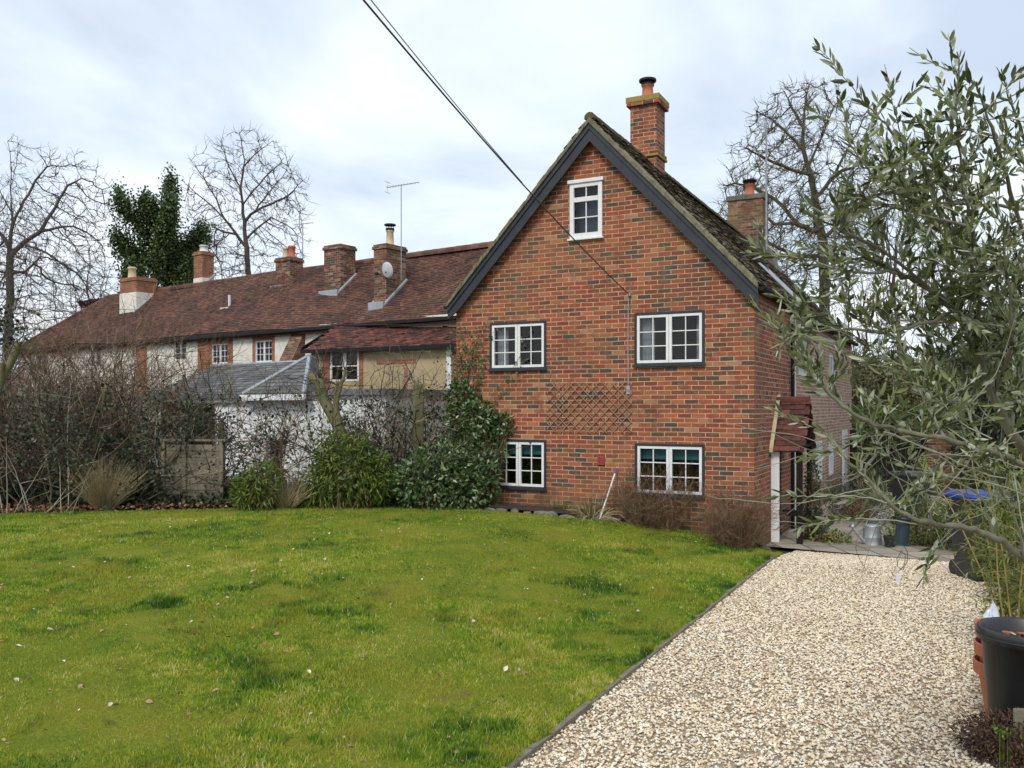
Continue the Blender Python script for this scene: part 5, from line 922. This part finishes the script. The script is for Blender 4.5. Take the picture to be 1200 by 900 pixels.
p = gloc(1082, 606, .12); leafy('box_bush', 1082, 14.6, [(0, 0, .42, .52, .5, .44), (.1, .1, .3, .55, .5, .4)], 'conifer', 15, 'rounded clipped green bush left of the wheelie bins', 5200, .035, .02, cat='bush')
leafy('box_bush', 1135, 14.0, [(0, 0, .5, .5, .5, .55)], 'conifer', 16, 'green bush directly behind the wheelie bins', 3400, .045, .025, cat='bush')
leafy('evergreen_tree', 1192, 21, [(0, 0, 3.1, 1.3, 1.3, 1.9), (.3, 0, 4.6, 1.0, 1, 1.5), (-.3, 0, 1.6, 1.2, 1.2, 1.4)], 'darkleaf', 17, 'dark evergreen tree behind the olive at the right edge', 9000, .16, .07, cat='tree', stem='bark')
leafy('evergreen_tree', 1105, 30, [(0, 0, 2.6, 1.6, 1.3, 1.8), (1.2, 0, 2.2, 1.3, 1, 1.6)], 'hillscrub', 18, 'brown green bushy tree beyond the garden wall', 7000, .18, .09, cat='tree', stem='bark')
leafy('evergreen_tree', 1040, 33, [(0, 0, 2.4, 1.5, 1.3, 1.5)], 'hillscrub', 19, 'low olive brown tree past the end of the brick cottage', 4000, .18, .09, cat='tree', stem='bark')
# soil border on the right of the drive with low plants
g = _rs(310); n = 2600; lx_ = 8.5+g.rand(n)*3; ly_ = -12+g.rand(n)*14; X = HL[0]+lx_*HU[0]+ly_*HV[0]; Y = HL[1]+lx_*HU[1]+ly_*HV[1]; q = MB()
q.leaves(np.stack([X, Y, gz(X, Y)-.03+.03*g.rand(n)], 1), g.randn(n, 3)*(1, 1, .2), g.randn(n, 3)*.3+(0, 0, 1), .07, .045); q.build('border_litter', M['litter'], kind='stuff', label='dead leaves in the border right of the drive', cat='leaves')
leafy('border_shrub', 1225, 9.2, [(0, 0, .45, .55, .6, .5), (.3, .6, .7, .6, .6, .6)], 'conifer', 20, 'leafy green shrub in the border beside the nearer wheelie bin', 3000, .06, .03)

# ------------------------------------------------------------------ wheelie bins
def bin_(px, Z, rz, lid, label, h=1.07, w=.56, d=.66):
    x = xf(px, Z); z = float(gz(x, Z)); e = empty('wheelie_bin', (x, Z, z-.01), rz, label, 'wheelie bin', 'wheelie bins by the drive'); q = MB(); n = 9
    lv = [(.0, .36, .40), (.03, .40, .44), (h-.14, w-.04, d-.06), (h-.13, w, d-.02), (h-.07, w, d)]; 
    def rr(w, d, z, r=.05): 
        o = []
        for cx, cy, a0 in ((1, 1, 0), (-1, 1, 90), (-1, -1, 180), (1, -1, 270)):
            for k in range(4): a = R(a0+k*30); o.append((cx*(w/2-r)+r*math.cos(a), cy*(d/2-r)+r*math.sin(a), z))
        return o
    V = sum([rr(b, c, a) for a, b, c in lv], []); q.add(V, [(j*16+i, j*16+(i+1) % 16, (j+1)*16+(i+1) % 16, (j+1)*16+i) for j in range(len(lv)-1) for i in range(16)]); q.add(V[:16], [list(range(16))[::-1]])
    for sx in (-.12, 0, .12): q.box(sx-.012, sx+.012, -d/2+.035, -d/2+.075, .12, h-.3)
    q.build('body', M['binblack'], e, bevel=.006)
    q = MB(); V = rr(w+.04, d+.05, h-.068)+rr(w+.04, d+.05, h-.035)+rr(w-.06, d-.06, h+.01)+rr(w*.5, d*.5, h+.02); q.add(V, [(j*16+i, j*16+(i+1) % 16, (j+1)*16+(i+1) % 16, (j+1)*16+i) for j in range(3) for i in range(16)]+[]); q.add(V[48:], [list(range(16))]); q.box(-w/2+.08, w/2-.08, -d/2-.07, -d/2-.028, h-.07, h-.045); lo = q.build('lid', M[lid], e, bevel=.004)
    q = MB(); q.tube([(-w/2+.05, d/2+.08, h-.1), (w/2-.05, d/2+.08, h-.1)], .016, 8); [q.tube([(s*(w/2-.06), d/2-.03, h-.1), (s*(w/2-.06), d/2+.08, h-.1)], .014, 6) for s in (-1, 1)]; q.build('handle', M['binblack'], e)
    for s in (-1, 1): q = MB(TR(s*(w/2-.14), d/2-.04, .10, 0, 0, R(90))); q.lathe([(.001, -.025), (.10, -.025), (.10, .025), (.001, .025)], 18); q.build('wheel', M['potblack'], e)
bin_(1149, 10.75, .12, 'binblue', 'dark wheelie bin with blue lid standing nearest the drive')
bin_(1203, 10.5, -.1, 'binblue', 'wheelie bin with blue lid cut off by the right edge of the view')
bin_(1068, 16.8, .3, 'binblack', 'all black wheelie bin farther back by the clipped round bush')

# ------------------------------------------------------------------ pots, can, bag, heather
Zk = 5.55; x = xf(1207, Zk); z = float(gz(x, Zk)); q = MB(); prof = [(.001, .0), (.215, .0), (.222, .02), (.275, .62), (.298, .625), (.302, .70), (.292, .712), (.280, .70), (.272, .62), (.262, .60)]
q.lathe(prof, 40); q.tube([(.303*math.cos(a), .303*math.sin(a), .66) for a in np.linspace(0, 6.283, 40)], .006, 5, cap=False)
e = empty('black_pot', (x, Zk, z-.01), 0, 'large tall black plastic plant pot at the right edge of the drive', 'plant pot'); q.build('pot', M['potblack'], e, smooth=True)
g = _rs(3); q = MB(); q.lathe([(.001, .60), (.14, .605), (.262, .595)], 24); m = 260; a = g.rand(m)*6.28; r_ = .25*g.rand(m)**.5; q.leaves(np.stack([r_*np.cos(a), r_*np.sin(a), .605+.01*g.rand(m)], 1), g.randn(m, 3)*(1, 1, .1), g.randn(m, 3)*.3+(0, 0, 1), .035, .02); q.build('compost', M['soil'], e)
q = MB(); m = 60; a = g.rand(m)*6.28; r_ = .25*g.rand(m)**.5; q.leaves(np.stack([r_*np.cos(a), r_*np.sin(a), .62+.01*g.rand(m)], 1), g.randn(m, 3)*(1, 1, .1), g.randn(m, 3)*.3+(0, 0, 1), .05, .02, simple=False); q.build('fallen_leaves', M['olive'], e)
Zt = 5.98; x = xf(1182, Zt); z = float(gz(x, Zt))
for k in range(3):
    z0 = k*.125; q = MB(); q.lathe([(.001, .0), (.14, .0), (.185, .27), (.215, .275), (.22, .36), (.208, .365), (.198, .35), (.17, .27), (.13, .03), (.001, .03)], 32)
    q.build('terracotta_pot', M['terracotta'], loc=(x+.006*k, Zt, z+z0), smooth=False, label=['lowest terracotta pot of the nested stack behind the black pot', 'middle terracotta pot of the nested stack behind the black pot', 'topmost terracotta pot of the nested stack behind the black pot'][k], cat='plant pot', group='nested terracotta pots', bevel=.004)
g = _rs(41); Zw = 7.0; e = empty('bamboo', (xf(1192, Zw), Zw, float(gz(xf(1192, Zw), Zw))), 0, 'yellow green bamboo clump behind the pots at the right edge', 'bamboo'); q = MB(); n = 16; th = g.rand(n)*6.28; rr_ = .17*g.rand(n)**.5; P0 = np.stack([np.cos(th)*rr_, np.sin(th)*rr_, 0*th], 1)
Wk = walk(g, P0, np.stack([np.cos(th)*.07-.03, np.sin(th)*.07, np.ones(n)], 1), 9, .16+.05*g.rand(n), .05); wprisms(q, Wk, .008, .003, 6); q.build('canes', rndmat('bamboo canes', [(0, (.22, .19, .05)), (1, (.42, .34, .10))], .5), e, smooth=True)
q = MB(); q2 = MB(); m = 320; A = Wk[g.randint(0, n, m), g.randint(2, 10, m)]; Wb = walk(g, A, g.randn(m, 3)*(1, 1, .5), 4, .05, .25, (0, 0, -.05)); wprisms(q2, Wb, .0025, .001, 3); p = np.repeat(Wb[:, 1:].reshape(-1, 3), 2, 0); K = len(p); q.leaves(p, g.randn(K, 3)*(1, 1, .4)+(0, 0, -.35), g.randn(K, 3)*.4+(0, 0, 1), .075*(.6+.7*g.rand(K)), .014, simple=False, curl=.25); q2.build('twigs', M['straw'], e); q.build('foliage', M['bamboo'], e)
# crumpled white plastic sack
g = _rs(12); Zs = 6.7; xs_ = xf(1163, Zs); q = MB(); u = np.linspace(0, 2*math.pi, 29)[:-1]; V = []
for k in range(15):
    t = k/14; rr_ = (.075+.012*math.sin(t*9))*(1-t**7)*(1+.10*(g.rand(28)-.5)+.12*np.sin(u*5+k)); V.append(np.stack([rr_*np.cos(u), .8*rr_*np.sin(u), t*.54*(1+.10*np.sin(u*2+1)+.06*np.sin(u*5))+.006*g.randn(28)], 1))
q.add(np.concatenate(V), [(j*28+i, j*28+(i+1) % 28, (j+1)*28+(i+1) % 28, (j+1)*28+i) for j in range(14) for i in range(28)], 0, .5); mm, tt, bb = newmat('creased blue white plastic'); w2 = noise(tt, 9, 3, .6, objc(tt), 1.2); tt.links.new(ramp(tt, [(.44, (.66, .70, .74)), (.5, (.42, .50, .62)), (.56, (.60, .65, .70))], w2.outputs['Fac']).outputs[0], bb.inputs['Base Color']); bb.inputs['Roughness'].default_value = .3
q.build('plastic_sack', mm, smooth=True, loc=(xs_, Zs, float(gz(xs_, Zs))), label='crumpled white and blue plastic sack beside the bamboo', cat='sack')
# galvanised watering can
Zc = 14.55; xc = xf(1022, Zc); e = empty('watering_can', (xc, Zc, float(gz(xc, Zc))), .15, 'galvanised metal watering can standing at the end of the gravel', 'watering can')
q = MB(); q.lathe([(.001, 0), (.15, 0), (.155, .01), (.15, .02), (.148, .14), (.152, .15), (.148, .16), (.138, .33), (.142, .34), (.13, .34), (.10, .35), (.001, .352)], 28); q.build('body', M['metal'], e, smooth=True)
q = MB(); q.tube([(-.14, 0, .07), (-.24, 0, .18), (-.36, 0, .33)], [.032, .024, .018], 10); q.lathe([(.001, 0), (.045, 0), (.02, -.06), (.016, -.07)], 14, 0, TR(-.375, 0, .352, 0, 0, R(-42))); q.tube([(-.13, 0, .31), (-.30, 0, .26)], .006, 6); q.build('spout', M['metal'], e, smooth=True)
q = MB(); an = np.linspace(math.pi*.96, -.35, 14); q.tube([(.02+.135*math.cos(a), 0, .33+.13*math.sin(a)) for a in an]+[(.15, 0, .14)], .011, 8); q.build('handle', M['metal'], e, smooth=True)
# small potted plant, dark bucket
Zc = 14.3; xc = xf(1043, Zc); e = empty('potted_plant', (xc, Zc, float(gz(xc, Zc))), 0, 'small dark pot with thin green plant right of the watering can', 'potted plant'); q = MB(); q.lathe([(.001, 0), (.07, 0), (.10, .17), (.11, .17), (.11, .20), (.095, .20), (.09, .16), (.001, .16)], 20); q.build('pot', M['potblack'], e)
g = _rs(2); q = MB(); n = 40; Wk = walk(g, g.randn(n, 3)*(.03, .03, 0)+(0, 0, .17), g.randn(n, 3)*.5+(0, 0, 1), 5, .05, .2); wprisms(q, Wk, .003, .001); p = Wk[:, 2:].reshape(-1, 3); q.leaves(p, g.randn(len(p), 3), g.randn(len(p), 3)+(0, 0, 1), .04, .015); q.build('foliage', M['limeleaf'], e)
leafy('heather', 1188, 5.25, [(0, 0, .10, .30, .26, .17)], 'heather', 30, 'dark reddish heather mound in the bottom right corner', 5200, .035, .012, cat='plant')
g = _rs(8); q = MB(); Zh = 5.08; xh = xf(1176, Zh); n = 46; q.leaves(np.stack([g.randn(n)*.035, g.randn(n)*.03, .20+.03*g.rand(n)], 1), g.randn(n, 3)+(0, 0, .6), g.randn(n, 3)+(0, 0, 1), .03, .014, simple=False); A = g.randn(12, 3)*(.02, .02, 0); q.prisms(A, A+(0, 0, .21), .003, .002); q.build('seedling', M['limeleaf'], loc=(xh, Zh, float(gz(xh, Zh))), label='bright green seedling leaves poking out of the heather', cat='plant')
q = MB(); q.box(-.035, .035, -.012, .012, -.05, .30); q.build('wooden_stake', M['oldwood'], loc=(xf(1195, 5.22), 5.22, 0), label='short flat wooden stake in front of the black pot', cat='stake', bevel=.004)

# ------------------------------------------------------------------ OLIVE TREE in the right foreground
g = _rs(500); ob = np.array((2.32, 3.5, 0.)); ob[2] = gz(ob[0], ob[1]); oe = empty('olive_tree', tuple(ob), 0, 'grey green olive tree reaching in from the right foreground', 'tree')
def pl(pts, n=5):
    P_ = np.array([P(a, b, c) for a, b, c in pts]); t = np.linspace(0, len(P_)-1, (len(P_)-1)*n+1); Q = np.stack([np.interp(t, np.arange(len(P_)), P_[:, k]) for k in range(3)], 1)
    for _ in range(2): Q[1:-1] = (Q[:-2]+2*Q[1:-1]+Q[2:])/4
    return Q+g.randn(*Q.shape)*.003-ob
trunk = np.array([(2.32, 3.5, -.1), (2.30, 3.48, .5), (2.22, 3.4, 1.1), (2.12, 3.3, 1.6)])-ob
LM = [([(1262, 640, 3.3), (1225, 560, 3.2), (1185, 510, 3.1), (1163, 465, 3.05), (1142, 405, 3.0), (1118, 363, 2.95), (1092, 340, 2.95), (1050, 318, 2.9), (1010, 300, 2.9)], .030, .008),
      ([(1185, 510, 3.1), (1180, 470, 3.2), (1196, 435, 3.3), (1215, 380, 3.3), (1225, 280, 3.3)], .022, .012),
      ([(1262, 620, 3.3), (1200, 541, 3.0), (1153, 527, 2.9), (1107, 514, 2.8), (1040, 503, 2.75), (1000, 487, 2.7), (967, 457, 2.7), (940, 428, 2.7), (918, 410, 2.7)], .017, .004),
      ([(1262, 700, 3.3), (1200, 655, 3.05), (1165, 628, 3.0), (1127, 617, 2.9), (1076, 612, 2.8), (1040, 588, 2.75), (1013, 560, 2.75), (985, 533, 2.75), (962, 500, 2.8)], .020, .003),
      ([(1142, 405, 3.0), (1150, 340, 2.9), (1140, 270, 2.8), (1125, 200, 2.7), (1120, 120, 2.6), (1124, 60, 2.55)], .011, .0025),
      ([(1215, 330, 3.2), (1190, 240, 3.0), (1165, 160, 2.8), (1150, 110, 2.75), (1128, 82, 2.7)], .012, .0025),
      ([(1225, 280, 3.3), (1210, 190, 3.0), (1190, 135, 2.9), (1172, 80, 2.85)], .012, .0025),
      ([(1118, 363, 2.95), (1110, 280, 2.8), (1085, 190, 2.7), (1050, 160, 2.65), (1028, 135, 2.6), (1003, 112, 2.6)], .010, .0025),
      ([(1150, 340, 2.9), (1110, 240, 2.9), (1090, 180, 2.9), (1080, 128, 2.85)], .009, .0025),
      ([(1215, 245, 3.1), (1140, 240, 2.8), (1070, 235, 2.65), (1020, 205, 2.6), (992, 160, 2.55)], .009, .002),
      ([(1140, 270, 2.8), (1080, 250, 2.7), (1020, 238, 2.65), (985, 224, 2.6)], .007, .002),
      ([(1092, 340, 2.95), (1030, 290, 2.8), (975, 265, 2.75), (930, 240, 2.7)], .009, .002),
      ([(1050, 318, 2.9), (1000, 320, 2.8), (950, 305, 2.75), (926, 295, 2.7)], .008, .002),
      ([(1010, 300, 2.9), (970, 350, 2.8), (930, 355, 2.75), (905, 345, 2.7)], .006, .002),
      ([(1118, 363, 2.95), (1050, 390, 2.8), (980, 385, 2.75), (930, 392, 2.7), (902, 418, 2.65)], .009, .002),
      ([(1040, 588, 2.75), (990, 580, 2.75), (950, 581, 2.8), (905, 580, 2.8)], .004, .0015),
      ([(1076, 615, 2.8), (1010, 606, 2.7), (960, 612, 2.7), (925, 622, 2.7)], .004, .0015),
      ([(1040, 503, 2.75), (1010, 555, 2.8), (1040, 600, 2.8), (1085, 560, 2.85), (1120, 530, 2.9)], .004, .002),
      ([(1107, 514, 2.8), (1085, 470, 2.8), (1060, 430, 2.8), (1010, 400, 2.8)], .007, .002),
      ([(1153, 527, 2.9), (1130, 470, 3.0), (1100, 430, 3.05), (1080, 370, 3.1)], .008, .003),
      ([(1165, 628, 3.0), (1150, 580, 2.9), (1110, 560, 2.85), (1060, 545, 2.8), (1020, 520, 2.8)], .006, .002),
      ([(1200, 655, 3.05), (1190, 600, 2.9), (1165, 560, 2.85), (1140, 545, 2.8)], .007, .002),
      ([(1163, 465, 3.05), (1190, 400, 2.8), (1180, 320, 2.7), (1175, 250, 2.65)], .009, .003),
      ([(1196, 435, 3.3), (1150, 420, 3.5), (1110, 400, 3.6), (1050, 370, 3.7)], .010, .003),
      ([(1215, 380, 3.3), (1170, 360, 3.5), (1120, 300, 3.6), (1070, 260, 3.6)], .010, .003),
      ([(1127, 617, 2.9), (1100, 640, 2.9), (1087, 652, 2.9), (1080, 688, 2.9)], .003, .0015)]
q = MB(); q.tube(trunk, [.075, .06, .05, .04], 14, rnd=.3); q2 = MB(); leafP, leafD, leafN = [], [], []
def leaf_twig(W, r=.002, dens=1, first=1):
    seg_ = np.linalg.norm(np.diff(W, axis=0), axis=1); s = np.concatenate([[0], np.cumsum(seg_)]); d = .020/dens; m = int(s[-1]/d)
    for k in range(first, m):
        t = k*d; i = min(np.searchsorted(s, t)-1, len(W)-2); i = max(i, 0); f = (t-s[i])/max(seg_[i], 1e-6); p = W[i]+(W[i+1]-W[i])*f; dr = unit(W[i+1]-W[i]); a = k*1.45+g.rand()*.5; u = unit(np.cross(dr, (0.3, .9, .2))); v = np.cross(dr, u)
        for sg in (0, math.pi):
            if g.rand() < .18: continue
            o = u*math.cos(a+sg)+v*math.sin(a+sg); leafP.append(p); dd = unit(dr*(.75+.35*g.rand())+o*(.55+.3*g.rand())+(0, 0, .10)); leafD.append(dd); leafN.append(unit(np.cross(dd, np.cross(o, dr))+g.randn(3)*.5))
allL = []
for k, (pts, r0, r1) in enumerate(LM):
    Q = pl(pts); n = len(Q); rr_ = np.linspace(r0, r1, n)*.74*(1+.10*g.randn(n)); (q if r0 > .0085 else q2).tube(Q, rr_, 9 if r0 > .01 else 6, rnd=g.rand()); allL.append((Q, r0, r1))
    if r1 < .0035: leaf_twig(Q[int(n*(.62 if r0 > .007 else .35)):], dens=.9)
# side shoots: upright, leaf clad
for Q, r0, r1 in allL:
    L = np.linalg.norm(np.diff(Q, axis=0), axis=1).sum(); m = int(L*(38 if r0 > .006 else 8))
    i0 = g.randint(int(len(Q)*.22), len(Q)-1, m)
    if m == 0: continue
    pxl = (Q[i0]+ob); ppx = 600+pxl[:, 0]/pxl[:, 1]*F; ppy = HY-(pxl[:, 2]-H)/pxl[:, 1]*F; kp_ = np.interp(ppy, [60, 150, 260, 330, 500, 540, 700], [.05, .16, .70, .85, .68, .16, .10])*np.interp(ppx, [900, 960, 1050, 1120], [.25, .5, .9, 1.25]); ok = g.rand(m) < kp_; i0 = i0[ok]; m = len(i0)
    if m == 0: continue
    d = unit(g.randn(m, 3)*(.75, .8, .5)+(-.15, 0, .62)); Wk = walk(g, Q[i0], d, 8, .016+.020*g.rand(m), .12, (0, 0, .04))
    wprisms(q2, Wk, .0022, .001, 4)
    for w in Wk: leaf_twig(w, dens=.95)
    j0 = g.randint(0, m, m//2); A = Wk[j0, g.randint(3, 6, len(j0))]; W2 = walk(g, A, g.randn(len(j0), 3)*.7+(0, 0, .5), 6, .022, .12, (0, 0, .05)); wprisms(q2, W2, .0016, .0008, 3)
    for w in W2: leaf_twig(w, dens=.95)
n_ = 46; A = np.array([P(1000+200*g.rand(), 480+130*g.rand(), 2.7+.5*g.rand()) for _ in range(n_)])-ob; Wk = walk(g, A, g.randn(n_, 3)*(1, .5, .7)+(-.5, 0, .1), 12, .028+.02*g.rand(n_), .13, (0, 0, .0)); wprisms(q2, Wk, .0022, .0009, 4)
q.build('trunk', M['olivebark'], oe, smooth=True); q2.build('twigs', M['olivetwig'], oe, smooth=True)
LP, LD, LN = map(np.array, (leafP, leafD, leafN)); K = len(LP); q = MB(); rn = np.clip(g.rand(K)*.9+.1*g.rand(), 0, 1); rn = np.where(g.rand(K) < .14, .88+.12*g.rand(K), rn*.85)
q.leaves(LP, LD, LN+g.randn(K, 3)*.3, 0.049*(.5+.7*g.rand(K)), .0118*(.8+.5*g.rand(K)), 0, rn, simple=False, curl=.12); q.build('crown', M['olive'], oe); print('olive leaves', K)
# things hanging in the olive
hp_ = P(1059, 606, 2.8); e = empty('bird_feeder', tuple(hp_), .2, 'small dark teal tube hanging under a low olive branch', 'bird feeder'); q = MB(TR(0, 0, 0, 0, 0, R(6))); q.lathe([(.001, 0), (.021, 0), (.023, -.005), (.021, -.01), (.021, -.082), (.024, -.084), (.024, -.09), (.001, -.09)], 20); q.build('tube', M['bluebox'], e)
q = MB(); q.tube([(0, 0, .0), (0.003, 0, .02), (0, 0, .035)], .0012, 5); q.build('hook', M['wire'], e)
w0 = P(1058, 640, 2.8); q = MB(); pts = [P(a, b, 2.8+.02*math.sin(k))-w0 for k, (a, b) in enumerate([(1058, 638), (1063, 646), (1064, 656), (1058, 668), (1052, 664), (1051, 655), (1056, 646), (1061, 650), (1060, 662), (1053, 670)])]; q.tube(pts, .0011, 5); wl_ = q.build('wire_loop', M['wire'], loc=tuple(w0), label='thin dark wire curled below the hanging tube', cat='wire')
tq = P(1053, 672, 2.8); q = MB(TR(0, 0, 0, .2, 0, .1)); q.box(-.007, .007, -.0008, .0008, -.032, 0); q.build('plant_label', M['white'], loc=tuple(tq), label='small white tag dangling from the curled wire', cat='tag')
